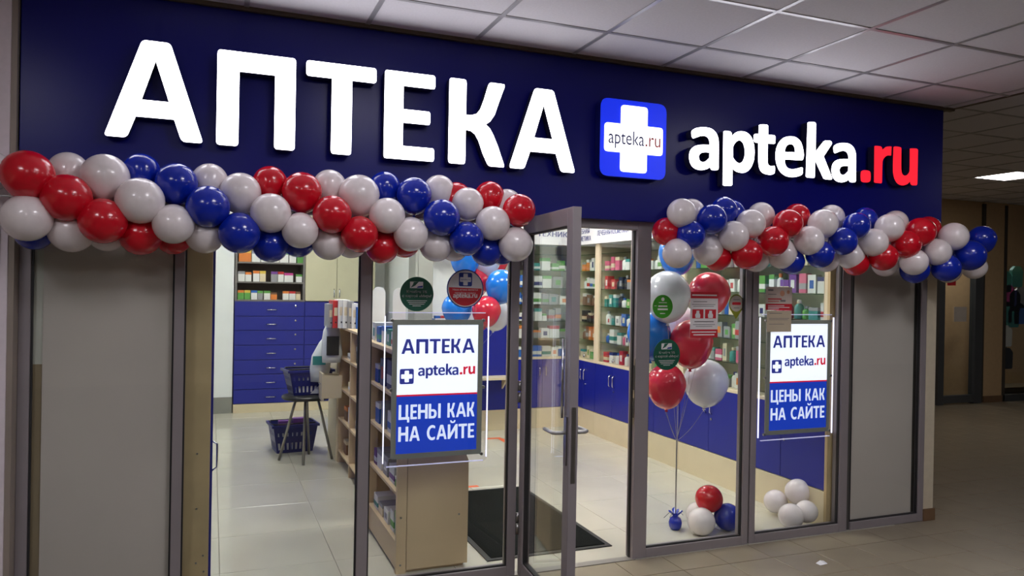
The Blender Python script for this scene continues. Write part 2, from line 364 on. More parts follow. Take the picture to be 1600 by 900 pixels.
# far ceiling, a little higher
ce2 = empty('ceiling', kind='structure')
bx('ceiling_slab', mat('slab', (120, 118, 116), .9), ce2, 4.97, 16, -9, 4.2, 3.10, 3.16)
for i in range(0, 18):
    for j in range(-6, 8):
        x = 4.985+CG*(i+.5); y = -.485+.6*(j+.5)
        if y-.3 > 4.1: continue
        if (i, j) in ((6, 4), (6, -4)): continue
        link('ceiling_tile', me, ce2, loc=(x, y, 3.065))
for i in range(0, 18): bx('ceiling_rail', RAIL, ce2, 4.985+CG*i-.012, 4.985+CG*i+.012, -4, 4.11, 3.058, 3.07)
for j in range(-6, 9):
    if -.485+.6*j < 4.1: bx('ceiling_rail', RAIL, ce2, 4.985, 15.5, -.485+.6*j-.012, -.485+.6*j+.012, 3.0585, 3.07)
# shop ceiling
bx('ceiling', WHITEW, None, -.8, 4.9, .02, 6.7, CZ, CZ+.06, kind='structure')
# --- walls
wl = empty('wall_left', kind='structure')
bx('wall_face', WALLC, wl, -3.6, -.835, -.10, .1, 0, CZ)
bx('corner_strip', mat('corner_strip', (150, 138, 128), .5), wl, -.835, -.812, -.09, .1, 0, CZ)
bx('cover_strip', mat('cover_strip', (206, 196, 196), .5), wl, -.875, -.862, -.112, -.10, 0, 1.9)
bx('ledge', mat('ledge_wood', (170, 150, 128), .5), wl, -1.4, -.872, -.135, -.10, .305, .325)
bx('wall_inner_left', WHITEW, None, -.8, -.7, .12, 6.7, 0, CZ, kind='structure')
bx('wall_back', WHITEW, None, -.8, 2.30, 6.55, 6.65, 0, CZ, kind='structure')
bx('wall_back_side', WHITEW, None, -.7, .255, 6.08, 6.55, 0, CZ, kind='structure')
bx('baseboard_back', BASEB, None, -.7, .255, 6.06, 6.08, 0, .2, kind='structure')
bx('wall_back_right', WHITEW, None, 2.25, 4.9, 4.56, 4.66, 0, CZ, kind='structure')
bx('wall_middle', WHITEW, None, 2.25, 2.35, 4.66, 6.6, 0, CZ, kind='structure')
bx('wall_right', CREAMW, None, 4.825, 4.92, .0, 6.6, 0, CZ, kind='structure')
bx('baseboard_right', BROWNB, None, 4.82, 4.93, -.012, .0, 0, .085, kind='structure')
# hall behind the photographer
bx('wall_opposite', CREAMW, None, -4, 16, -9.1, -9, 0, 3.1, kind='structure')
bx('wall_hall_end', CREAMW, None, -3.7, -3.6, -9, .1, 0, 3.1, kind='structure')
# --- lamps in the ceilings
def ceiling_lamp(x, y, z, m, label, group, w=.56):
    e = empty('ceiling_light', (x, y, z), label=label, cat='light', group=group)
    fr = MB(); a = w/2; b = a-.02
    fr.box(-a, a, -a, -b, -.004, .03).box(-a, a, b, a, -.004, .03).box(-a, -b, -b, b, -.004, .03).box(b, a, -b, b, -.004, .03).build('frame', RAIL, e)
    MB().box(-b, b, -b, b, .0, .02).build('diffuser', m, e); return e
k = 0
for x in (.7, 2.05, 3.25):
    for y in (1.0, 2.9):
        ceiling_lamp(x, y, CZ-.035, LAMP, 'square white ceiling light in the shop, %s of six' % ORD[k], 'shop ceiling lights'); k += 1
ceiling_lamp(.6, 4.9, CZ-.035, LAMP, 'square white ceiling light above the drawer cabinet', 'shop ceiling lights')
k = 0
for (i, j) in ((-1, -3), (4, -3), (-5, -4), (1, -6), (-3, -7), (4, -7)):  # first two match glossy highlights; the other four are unseen, added for fill
    ceiling_lamp(GX+CG*(i+.5), GY+.6*(j+.5), CZ, LAMPH, 'unseen square white ceiling light in the hall, %s of six' % ORD[k], 'hall ceiling lights'); k += 1
ceiling_lamp(4.985+CG*6.5, -.485+.6*4.5, 3.065, LAMPF, 'glowing square ceiling light over the far corridor', 'far corridor lights')
ceiling_lamp(4.985+CG*6.5, -.485+.6*-3.5, 3.065, LAMPF, 'square ceiling light over the near end of the far corridor', 'far corridor lights')
# --- far wall with a door and a shop window
FY = 4.11
X0 = atY(1461, 500, FY).x; XD1 = atY(1533, 500, FY).x; XW0 = atY(1567, 500, FY).x
wf = empty('wall_far', kind='structure')
bx('wall_face', FARW, wf, 4.92, X0, FY, FY+.1, 0, 3.06)
bx('pilaster', FARW, wf, XD1, XW0, FY-.02, FY+.1, 0, 3.06)
bx('lintel', FARW, wf, X0, XD1, FY, FY+.1, 2.25, 3.06)
bx('lintel', FARW, wf, XW0, 15.5, FY, FY+.1, atY(1580, 415, FY).z, 3.06)
bx('joint', mat('dark_joint', (70, 62, 54), .7), wf, XD1-.03, XD1+.03, FY-.03, FY, 0, 3.03)
bx('joint', mat('dark_joint', (70, 62, 54), .7), wf, XW0-.03, XW0+.03, FY-.03, FY, 0, 3.03)
bx('back_room_wall', FARW, wf, X0-.3, 15.5, FY+1.6, FY+1.7, 0, 3.06)
bx('back_room_wall', FARW, wf, XD1+.1, XD1+.2, FY+.1, FY+1.6, 0, 3.06)
bx('back_room_floor', TILE_OUT, wf, X0-.3, 15.5, FY+.05, FY+1.7, -.05, 0)
bx('back_room_ceiling', WHITEW, wf, X0-.3, 15.5, FY+.1, FY+1.7, 2.6, 2.66)
bx('baseboard_far', BROWNB, None, XD1+.04, XW0-.04, FY-.04, FY-.02, 0, .1, kind='structure')
DGREY = mat('dark_grey_frame', (78, 80, 82), .5, .2)
d2 = empty('door_2', kind='structure')
XL = X0+.02; XR = XD1-.03
bx('jamb', DGREY, d2, XL, XL+.12, FY-.05, FY+.05, 0, 2.25); bx('jamb', DGREY, d2, XR-.16, XR, FY-.05, FY+.05, 0, 2.25)
bx('bottom_rail', DGREY, d2, XL+.12, XR-.16, FY-.04, FY+.04, .02, .13); bx('top_rail', DGREY, d2, XL+.12, XR-.16, FY-.04, FY+.04, 2.14, 2.25)
bx('pane', GLASS, d2, XL+.12, XR-.16, FY-.004, FY+.004, .13, 2.14)
nb = atY(1503, 490, FY-.02)
bx('notice', mat('notice_paper', (196, 186, 176), .7), d2, nb.x-.16, nb.x+.10, FY-.02, FY-.012, nb.z-.12, nb.z+.10)
rb = atY(1486, 443, FY-.02)
bx('red_sign', PRRED, d2, rb.x-.07, rb.x+.10, FY-.02, FY-.012, rb.z-.03, rb.z+.04)
w8 = empty('window_7', kind='structure')
zt = atY(1580, 415, FY).z
bx('pane', GLASS, w8, XW0+.03, 15.4, FY+.02, FY+.03, .1, zt); bx('sill', DGREY, w8, XW0, 15.5, FY-.03, FY+.06, 0, .1)
ceiling_lamp(X0+.35, FY+.8, 2.56, LAMPF, 'small ceiling light in the room behind the far glass door', 'far corridor lights', w=.35)
ceiling_lamp(XW0+.6, FY+.9, 2.56, LAMPF, 'small ceiling light added inside the far shop window', 'far corridor lights', w=.45)  # added lamp, brightens the dark display window
goods = [('teal', 1572, 440), ('magenta', 1577, 462), ('navy', 1586, 470), ('teal', 1573, 488), ('teal', 1584, 495), ('blue', 1593, 490), ('grey', 1597, 465), ('teal', 1590, 432), ('black', 1574, 560), ('white', 1573, 525)]
for i, (cl, px, py) in enumerate(goods):
    p = atY(px, py, FY+.25)
    e = empty('garment_pack', p, label='%s packed garment hanging in the far shop window, %s in the display' % (cl, ORD[i]), cat='garment', group='garments in the far window')
    MB().outline([fillet([(-.12, -.17), (.12, -.17), (.13, .10), (.05, .17), (-.05, .17), (-.13, .10)], .03)], on_front(0, 0, 0), .05).build('pack', pm(cl), e)
    MB().tube([(0, .02, .16), (0, .02, .21)], .006, 6).build('hook', DARK, e)

# ================================================================== SHOPFRONT
ZH0, ZH1 = 2.0, 2.07
FRONT = [-.812, -.765, -.168, -.122, .728, .786, 1.582, 1.633, 2.402, 2.497, 3.215, 3.262, 3.272, 3.318, 4.03, 4.10, 4.775, 4.825]
def post(p, x0, x1, z1=ZH1, d=.07): 
    o = bev(bx('post', ALU, p, x0, x1, 0, d, 0, z1), .003); return o
def bay(name, x0, x1, panem, y=.035, **kw):
    w = empty(name, kind='structure')
    bev(bx('sill', ALU, w, x0, x1, 0, .07, 0, .055), .003); bev(bx('header', ALU, w, x0, x1, 0, .07, ZH0, ZH1), .003)
    bx('pane', panem, w, x0+.002, x1-.002, y-.003, y+.003, .055, ZH0)
    g = MB().box(x0, x0+.008, .012, .03, .055, ZH0).box(x1-.008, x1, .012, .03, .055, ZH0).box(x0+.008, x1-.008, .012, .03, .055, .063); g.build('gasket', ALUD, w)
    return w
w1 = bay('window_1', -.765, -.168, GLASS); post(w1, -.812, -.765)
bx('frosted_film', FROST, w1, -.722, -.172, .040, .043, .055, ZH0)
bx('wood_strip', mat('brown_strip', (150, 130, 104), .6), w1, -.764, -.722, .045, .06, 0, 1.25)
bx('lit_gap_strip', mat('lit_gap_tone', (206, 202, 192), .6), w1, -.764, -.722, .045, .06, 1.25, ZH0)  # pale colour stands in for the gap lit from inside
w2 = bay('window_2', -.122, .728, GLASS); post(w2, -.168, -.122)
w3 = bay('window_3', .786, 1.582, GLASS); post(w3, .728, .786)
d1 = empty('door_1', kind='structure')
post(d1, 1.582, 1.633); post(d1, 2.402, 2.497, d=.08); bev(bx('header', ALU, d1, 1.633, 2.402, 0, .08, ZH0+.005, ZH1), .003)
bx('stop_strip', ALUD, d1, 2.393, 2.402, .03, .05, 0, ZH0); bx('strike_plate', STEEL, d1, 2.399, 2.4025, .004, .026, .82, 1.22)
for z0, z1 in ((.86, .98), (1.03, 1.18)): bx('lock_slot', ALUD, d1, 2.397, 2.400, .009, .019, z0, z1)
w4 = bay('window_4', 2.497, 3.215, GLASS); post(w4, 3.215, 3.262)
w5 = bay('window_5', 3.318, 4.03, GLASS); post(w5, 3.272, 3.318); bx('joint_strip', ALUD, w5, 3.262, 3.272, .012, .06, 0, ZH1)
w6 = bay('window_6', 4.135, 4.775, GLASS); post(w6, 4.03, 4.10); post(w6, 4.775, 4.825); bx('joint_strip', mat('dark_frame_return', (84, 82, 80), .5, .2), w6, 4.10, 4.135, .015, .07, 0, ZH1)
bx('frosted_film', FROST, w6, 4.14, 4.745, .040, .043, .06, ZH0); bx('dark_edge', mat('dark_edge', (52, 46, 42), .6), w6, 4.745, 4.775, .040, .06, .06, ZH0)
bx('backing', mat('dark_sign_back', (60, 62, 80), .7), w1, -.81, 4.82, .0, .06, ZH1, CZ)
# --- open door leaf (turned out into the hall)
TH = math.radians(94.6); HX, HY = 1.642, -.012
Md = Matrix.Translation((HX, HY, 0)) @ Matrix.Rotation(-TH, 4, 'Z')
LW, LT = .765, .045     # leaf width along local x, thickness local y (0..LT), local +y is the side of the hall when shut
lf = empty('leaf'); lf.parent = d1
Z0L, Z1L = .012, 2.032
def leaf(name, m, *b): return MB().box(*b, M=Md).build(name, m, lf)
bev(leaf('stile', ALU, 0, .075, 0, LT, Z0L, Z1L), .003); bev(leaf('stile', ALU, LW-.075, LW, 0, LT, Z0L, Z1L), .003)
bev(leaf('rail', ALU, .075, LW-.075, 0, LT, Z0L, .095), .003); bev(leaf('rail', ALU, .075, LW-.075, 0, LT, 1.945, Z1L), .003)
leaf('pane', GLASS, .075, LW-.075, .019, .025, .095, 1.945)
gk = MB()
for b in ((.075, .083), (LW-.083, LW-.075)): gk.box(b[0], b[1], .008, .036, .095, 1.945, M=Md)
gk.box(.083, LW-.083, .008, .036, .095, .103, M=Md).box(.083, LW-.083, .008, .036, 1.937, 1.945, M=Md); gk.build('gasket', ALUD, lf)
for sgn, yb in ((-1, 0), (1, LT)):
    pts = [(LW-.035, yb, .955), (LW-.035, yb+sgn*.055, .955), (LW-.05, yb+sgn*.066, .955), (LW-.16, yb+sgn*.066, .953)]
    MB().tube([Md@Vector(p) for p in pts], .0095, 10).build('lever_handle', mat('satin_metal', (190, 188, 188), .35, .6), lf, True)
    MB().box(LW-.052, LW-.02, yb if sgn > 0 else yb-.008, yb+.008 if sgn > 0 else yb, .80, 1.03, M=Md).build('lock_plate', STEEL, lf)
MB().box(LW, LW+.002, .012, .034, .72, 1.08, M=Md).build('latch_plate', STEEL, lf)
MB().tube([Md@Vector(p) for p in ((LW-.068, -.012, 1.02), (LW-.068, -.012, 1.40))], .007, 8).build('pull_bar', CHROME, lf, True)
for z in (.30, 1.05, 1.80): MB().tube([(1.637, -.016, z-.06), (1.637, -.016, z-.005)], .012, 10).tube([(1.637, -.016, z+.005), (1.637, -.016, z+.06)], .012, 10).build('hinge', STEEL, d1, True)

# ================================================================== SIGN
sg = empty('shop_sign', label='wide navy shop sign with glowing white letters above the glass shopfront', cat='sign')
bev(bx('sign_panel', NAVY, sg, -.807, 4.878, SIGN_Y, -.002, 2.052, CZ-.012), .003)
CAP = [('А', (162, 208), (318, 221), 59), ('П', (338, 222), (461, 222), 75), ('Т', (477, 0), (587, 0), 0), ('Е', (600, 0), (679, 0), 0), ('К', (701, 0), (790, 0), 0), ('А', (796, 0), (900, 0), 0)]
ZB = atY(338, 225, LET_Y).z; ZT = atY(340, 75, LET_Y).z
zb2 = atY(720, 257, LET_Y).z; zt2 = atY(715, 124, LET_Y).z
ZB = (ZB+zb2)/2; ZT = (ZT+zt2)/2
for ch, a, b, _ in CAP:
    xa = atY(a[0], 200, LET_Y).x; xb = atY(b[0], 200, LET_Y).x
    mb = MB(); mb.outline([[(xa+u*(xb-xa), ZB+v*(ZT-ZB)) for u, v in l] for l in G[ch]], ident(LET_Y), .055, 1)
    mb.build('letter', [LETW, LETSIDE], sg, label='big glowing white capital letter')
for ch in LOGO_ORDER:
    mb = MB(); red = ch in ('.', 'r', 'u')
    mb.outline(SL[ch], ident(LET_Y), .055, 1); mb.build('letter', [LETR if red else LETW, LETSIDE], sg, label='glowing red small letter' if red else 'glowing white small letter')
lx0 = atY(937, 215, -.12).x; lx1 = atY(1040, 220, -.12).x; lzc = atY(988, 218, -.12).z; lw = lx1-lx0; lc = (lx0+lx1)/2
lg = MB(); lg.outline([rounded(lx0, lx1, lzc-.225, lzc+.225, .055)], ident(-.125), .06, 1); lgo = lg.build('logo_box', [LOGOB, mat('logo_side', (14, 20, 120), .5)], sg, label='glowing blue rounded logo box with white cross')
MB().outline([cross_loop(lc, lzc, lw*.44, .194, lw*.2, .083, .022)], ident(-.131), .006, 0).build('cross', LOGOW, lgo)
def logo_text(parent, fn, u0, u1, v0, mw, mr, scale_v=1.0, name='lettering'):
    """apteka.ru in the sign's own letter shapes, from u0 to u1"""
    k = (u1-u0)/(LX1-LX0)
    for nm, chars, m in ((name, LOGO_ORDER[:6], mw), (name, LOGO_ORDER[6:], mr)):
        mb = MB()
        for ch in chars: mb.outline([[(u0+(p[0]-LX0)*k, v0+(p[1]-LZ0)*k*scale_v) for p in l] for l in SL[ch]], fn, 0)
        mb.build(nm, m, parent)
text('lettering', 'apteka', PRNAVY, lgo, ident(-.133), lc-lw*.385, lc+lw*.15, lzc-.035, .085)
text('lettering', '.ru', PRRED, lgo, ident(-.133), lc+lw*.17, lc+lw*.40, lzc-.035, .085)

# ================================================================== BALLOONS
def balloon_mesh(name, m, n=28, rings=18):
    mb = MB(); vs = [(0, 0, 1.0)]
    for i in range(1, rings):
        t = PI*i/rings; r = math.sin(t); z = math.cos(t)
        if z < 0: r *= 1+.10*z*(1+z)*2; z *= 1.10
        vs += [(r*math.cos(2*PI*k/n), r*math.sin(2*PI*k/n), z) for k in range(n)]
    base = len(vs)-n
    for rr, zz in ((.075, -1.12), (.045, -1.15), (.09, -1.19), (.06, -1.215)):
        vs += [(rr*math.cos(2*PI*k/n), rr*math.sin(2*PI*k/n), zz) for k in range(n)]
    R = rings-1+4; fs = [(0, 1+k, 1+(k+1) % n) for k in range(n)]
    for i in range(R-1):
        a = 1+i*n; b = a+n; fs += [(a+k, b+k, b+(k+1) % n, a+(k+1) % n) for k in range(n)]
    fs.append(tuple(1+(R-1)*n+k for k in range(n-1, -1, -1)))
    mb.add(vs, fs); return mb.mesh(name, m, True)
BM = {k: balloon_mesh('balloon_'+k, m) for k, m in (('red', B_RED), ('white', B_WHITE), ('blue', B_BLUE), ('sky', B_SKY), ('rose', B_ROSE), ('pearl', B_PEARL))}
def balloon(kind, p, r, tail, stretch=1.0, **kw):
    o = link('balloon', BM[kind], None, loc=p, **kw)
    q = (Vector(p)-Vector(tail)); q = q if q.length > 1e-4 else Vector((0, 0, 1))
    o.rotation_mode = 'QUATERNION'; o.rotation_quaternion = q.to_track_quat('Z', 'Y'); o.scale = (r, r, r*stretch); return o
r_, w_, b_ = 'red', 'white', 'blue'
# (colour, x, y, radius in the photograph, layer: 0 front, 1 middle, 2 back)
GL = [(r_,43,274,39,0),(w_,107,268,30,2),(w_,164,277,36,1),(b_,221,268,27,2),(b_,276,287,32,1),(w_,328,283,27,2),(w_,376,301,31,1),(r_,104,309,37,0),(w_,42,340,37,0),(w_,219,314,36,0),(r_,161,345,36,0),
 (b_,325,323,33,0),(b_,374,364,32,0),(w_,271,350,31,0),(w_,112,359,35,1),(r_,220,366,33,1),(r_,271,370,26,2),(w_,320,366,30,1),(b_,53,361,28,2),(w_,167,364,28,2),(w_,-14,266,30,2),
 (r_,422,286,26,2),(r_,472,300,31,1),(w_,515,291,23,2),(w_,561,305,32,1),(b_,601,293,21,2),(b_,647,305,28,1),(w_,686,298,22,2),(w_,423,333,31,0),(r_,519,335,30,0),(w_,605,337,28,0),(b_,690,340,29,0),
 (w_,469,360,28,0),(r_,562,366,29,0),(w_,642,366,27,0),(b_,423,382,28,1),(b_,466,376,24,2),(w_,514,380,25,1),(w_,549,378,22,2),(r_,597,386,26,1),(r_,632,378,22,2),(w_,681,383,26,1),
 (r_,713,309,19,2),(w_,731,318,25,1),(r_,765,307,22,2),(r_,811,329,26,0),(w_,770,349,27,0),(w_,806,382,27,0),(b_,729,373,27,0),(b_,760,392,24,1),(b_,784,390,20,2),(w_,792,319,19,2),(w_,709,384,21,2)]
GR = [(w_,1065,333,23,0),(w_,1080,332,20,2),(b_,1112,343,24,0),(b_,1131,329,21,1),(b_,1143,333,19,2),(r_,1041,362,21,1),(b_,1079,367,23,0),(w_,1058,396,23,0),(w_,1106,391,24,1),(w_,1146,369,24,0),(w_,1173,350,23,0),(w_,1189,337,21,2),
 (r_,1231,350,23,0),(r_,1245,338,20,2),(r_,1208,377,24,0),(r_,1167,397,24,0),(r_,1121,402,21,1),(w_,1222,397,23,1),(w_,1181,404,21,2),(w_,1264,376,23,0),(w_,1286,350,23,0),(w_,1299,340,20,2),(b_,1338,353,21,0),(b_,1351,343,19,2),
 (b_,1317,377,22,0),(b_,1281,397,22,0),(b_,1236,408,21,1),(w_,1329,400,21,1),(w_,1291,405,20,2),(w_,1390,356,22,0),(w_,1399,348,19,2),(w_,1365,379,22,0),(r_,1337,411,20,1),(r_,1416,382,22,0),(r_,1380,401,22,0),(w_,1383,412,20,2),
 (r_,1438,363,23,0),(r_,1450,357,19,2),(w_,1428,409,21,0),(b_,1429,421,22,1),(w_,1464,394,21,0),(w_,1490,370,22,0),(b_,1478,418,22,0),(w_,1482,423,19,2),(b_,1515,399,24,0),(b_,1534,374,21,1),(w_,1522,417,19,2)]
def ordw(i): return ORD[i] if i < 20 else 'twenty-'+ORD[i-20]
def garland(data, where, ymid, slope_y):
    rows = {}
    items = []
    for cl, px, py, r, ly in data:
        Y = (-.345, -.255, -.175)[ly]
        p = atY(px, py, Y); R = max(.082, min(.115, r/FPX*depth(p)))
        mid = ymid(px); row = 'upper' if py < mid-18 else ('lower' if py > mid+18 else 'middle')
        rows.setdefault((cl, row), []).append(px); items.append((cl, px, row, p, R, mid))
    for cl, px, row, p, R, mid in items:
        i = sorted(rows[(cl, row)]).index(px)
        ax_ = atY(px, mid, -.24)
        balloon(cl, p, R, ax_, 1.0, label='%s %s balloon from the left, %s row of the %s garland' % (ordw(i), cl, row, 'left' if 'left' in where else 'right'), cat='balloon', group='balloons of the garland over '+where)
garland(GL, 'the left windows', lambda x: 312+(x-40)*.052, 0)
garland(GR, 'the right windows', lambda x: 364+(x-1060)*.058, 0)
# garland line the clusters are tied to
for where, pts in (('the left windows', [(-10, 305), (250, 322), (520, 336), (810, 352)]), ('the right windows', [(1040, 365), (1250, 375), (1525, 395)])):
    MB().tube([atY(x, y, -.24) for x, y in pts], .004, 6).build('garland_line', mat('clear_line', (200, 200, 200), .4), None, label='thin line threading the balloon garland over '+where, cat='line')
# helium bunch by the right window, tied to a weight
WGT = Vector((2.983, .409, 0))
def bunch(items, tie, group, gather):
    for i, (cl, px, py, r, Y, st, desc) in enumerate(items):
        p = atY(px, py, Y); R = r/FPX*depth(p)
        balloon(cl, p, R, (p.x*.7+tie.x*.3, p.y*.7+tie.y*.3, p.z-1.0), st, label=desc, cat='balloon', group=group)
        b0 = p+(Vector((p.x*.7+tie.x*.3, p.y*.7+tie.y*.3, p.z-1.0))-p).normalized()*R*1.2*st
        gp = tie+Vector((.0035*math.cos(i*.8), .0035*math.sin(i*.8), gather)); gp2 = tie+Vector((.003*math.cos(i*.8+.6), .003*math.sin(i*.8+.6), 0))
        mid = b0.lerp(gp, .5)+Vector((0, 0, -.05))
        pts = [b0]+[((1-t)**2*b0+2*t*(1-t)*mid+t*t*gp) for t in (.2, .4, .6, .8, 1)]+[gp.lerp(gp2, t) for t in (.33, .66, 1)]
        MB().tube(pts, .0017, 5).build('ribbon', mat('silver_ribbon', (176, 172, 172), .3, .5), None, label='thin ribbon of '+desc.split(' peeking')[0].replace('helium balloon ', ''), cat='ribbon', group='ribbons of '+group)
bunch([('sky', 1058, 396, 29, .50, 1.1, 'sky blue helium balloon at the top behind the right garland'),
       ('pearl', 1043, 462, 36, .36, 1.08, 'pearl white helium balloon behind the round bright green sticker'),
       ('rose', 1108, 458, 33, .48, 1.0, 'rose red helium balloon behind the red and white notice'),
       ('sky', 1014, 522, 34, .55, 1.1, 'sky blue helium balloon half hidden by the door post'),
       ('rose', 1080, 536, 34, .40, 1.08, 'rose red helium balloon below the red and white notice'),
       ('rose', 1041, 602, 31, .40, 1.1, 'rose red helium balloon hanging lowest beside the door post'),
       ('pearl', 1103, 597, 35, .55, 1.02, 'pearl white helium balloon hanging lowest above the blue cabinets'),
       ('pearl', 1062, 505, 28, .72, 1.0, 'pearl white helium balloon in the middle of the near bunch')], WGT+Vector((0, 0, .11)), 'the near helium bunch', .50)
wt = empty('balloon_weight', WGT, label='small blue gathered foil weight holding the helium balloons near the window', cat='balloon weight')
MB().lathe([(.03, 0), (.042, .02), (.046, .05), (.036, .078), (.016, .092), (.026, .104)], 14).build('pouch', B_BLUE, wt, True)
fr = MB()
for k in range(9):
    a = 2*PI*k/9; ca, sa = math.cos(a), math.sin(a)
    fr.add([(ca*.012-sa*.01, sa*.012+ca*.01, .095), (ca*.012+sa*.01, sa*.012-ca*.01, .095), (ca*.045+sa*.012, sa*.045-ca*.012, .118+.012*(k % 3)), (ca*.05-sa*.006, sa*.05+ca*.006, .125)], [(0, 1, 2, 3)])
fr.build('ruffle', B_BLUE, wt)
for a, L in ((3.0, .09), (.4, .075), (3.6, .06)):
    MB().tube([(0, 0, .09), (math.cos(a)*L*.5, math.sin(a)*L*.3, .12), (math.cos(a)*L, math.sin(a)*L*.4, .095-L*.1)], .002, 5).build('ribbon_end', mat('dark_ribbon', (60, 60, 64), .4), wt)
T2 = Vector((2.0, 2.55, .10))
bunch([('sky', 727, 404, 24, 2.6, 1.05, 'sky blue helium balloon top of the far bunch'), ('pearl', 757, 404, 27, 2.7, 1.0, 'pearl white helium balloon top of the far bunch'), ('rose', 771, 406, 24, 2.95, 1.0, 'rose red helium balloon peeking out at the top of the far bunch'),
       ('sky', 783, 447, 25, 2.45, 1.05, 'sky blue helium balloon in the far bunch beside the door hinge post'), ('rose', 739, 441, 25, 2.7, 1.0, 'rose red helium balloon behind the round red and white sticker'),
       ('rose', 760, 486, 23, 2.4, 1.03, 'rose red helium balloon at the bottom of the far bunch'), ('pearl', 774, 491, 24, 2.75, 1.0, 'pearl white helium balloon at the bottom of the far bunch'), ('sky', 714, 482, 24, 2.6, 1.0, 'sky blue helium balloon above the left light box')], T2, 'the far helium bunch', .75)
w2e = empty('balloon_weight', (T2.x, T2.y, 0), label='blue foil weight holding the far helium bunch', cat='balloon weight')
MB().lathe([(.03, 0), (.042, .02), (.046, .05), (.036, .078), (.016, .092), (.026, .104)], 14).build('pouch', B_BLUE, w2e, True)
# balloons lying on the shop floor
def floor_b(cl, px, py, Y, r, desc, g, z=None):
    p = atY(px, py, Y); R = r/FPX*depth(p); p.z = max(p.z, R*1.0) if z is None else z
    return balloon(cl, p, R, p+Vector((.1, .1, .02)), 1.0, label=desc, cat='balloon', group=g)
g1 = 'balloon cluster on the floor by the door'
floor_b('white', 1096, 816, .25, 21.5, 'white balloon at the front of the floor cluster by the ribbon weight', g1)
floor_b('white', 1091, 806, .42, 19, 'white balloon at the back of the floor cluster by the ribbon weight', g1)
floor_b('blue', 1137, 815, .27, 21.5, 'blue balloon lying on the floor beside a white one', g1)
floor_b('red', 1108, 779, .32, 21.5, 'red balloon resting on top of the floor cluster', g1)
g2 = 'white balloon cluster on the floor'
floor_b('white', 1212, 783, .45, 18, 'white balloon lying leftmost in the all white floor cluster', g2)
floor_b('white', 1236, 806, .16, 19.5, 'white balloon lying frontmost in the all white floor cluster', g2)
floor_b('white', 1260, 799, .13, 17.5, 'white balloon lying rightmost in the all white floor cluster', g2)
floor_b('white', 1247, 768, .33, 20, 'white balloon resting on top of the all white floor cluster', g2)

# ================================================================== LIGHT BOXES
PW = mat('lit_poster_white', (238, 240, 255), .5, var=0, emit=.95); PBL = mat('lit_poster_blue', (24, 62, 190), .5, var=0, emit=.55); PRD = mat('lit_poster_red', (214, 20, 50), .5, var=0, emit=.6)
PTX = mat('lit_poster_navy', (52, 60, 160), .5, var=0, emit=.35); PTW = mat('lit_poster_letter', (226, 232, 255), .5, var=0, emit=.75); PTR = mat('lit_poster_red_letter', (214, 30, 60), .5, var=0, emit=.6)
EDGE = mat('lit_acrylic_edge', (235, 232, 255), .4, var=0, emit=1.3); EDGEU = mat('faint_acrylic_edge', (210, 205, 240), .4, var=0, emit=.45)
BOXFR = mat('grey_lightbox_frame', (150, 150, 142), .5, .1)
def word(s, fn, u0, u1, v0, h, m, parent, gap=.09):
    tot = sum((GW[ch] if ch != ' ' else .42) for ch in s)+gap*(len(s)-1); k = (u1-u0)/tot; mb = MB(); x = u0
    for ch in s:
        if ch == ' ': x += (.42+gap)*k; continue
        loops = G[ch]
        P = lambda l: [(x+u*GW[ch]*k, v0+v*h) for u, v in l]
        if ch in 'ЫЙ':
            mb.outline([P(l) for l in (loops[:2] if ch == 'Ы' else loops[:1])], fn, 0); mb.outline([P(loops[-1])], fn, 0)
        else: mb.outline([P(l) for l in loops], fn, 0)
        x += (GW[ch]+gap)*k
    return mb.build('lettering', m, parent)
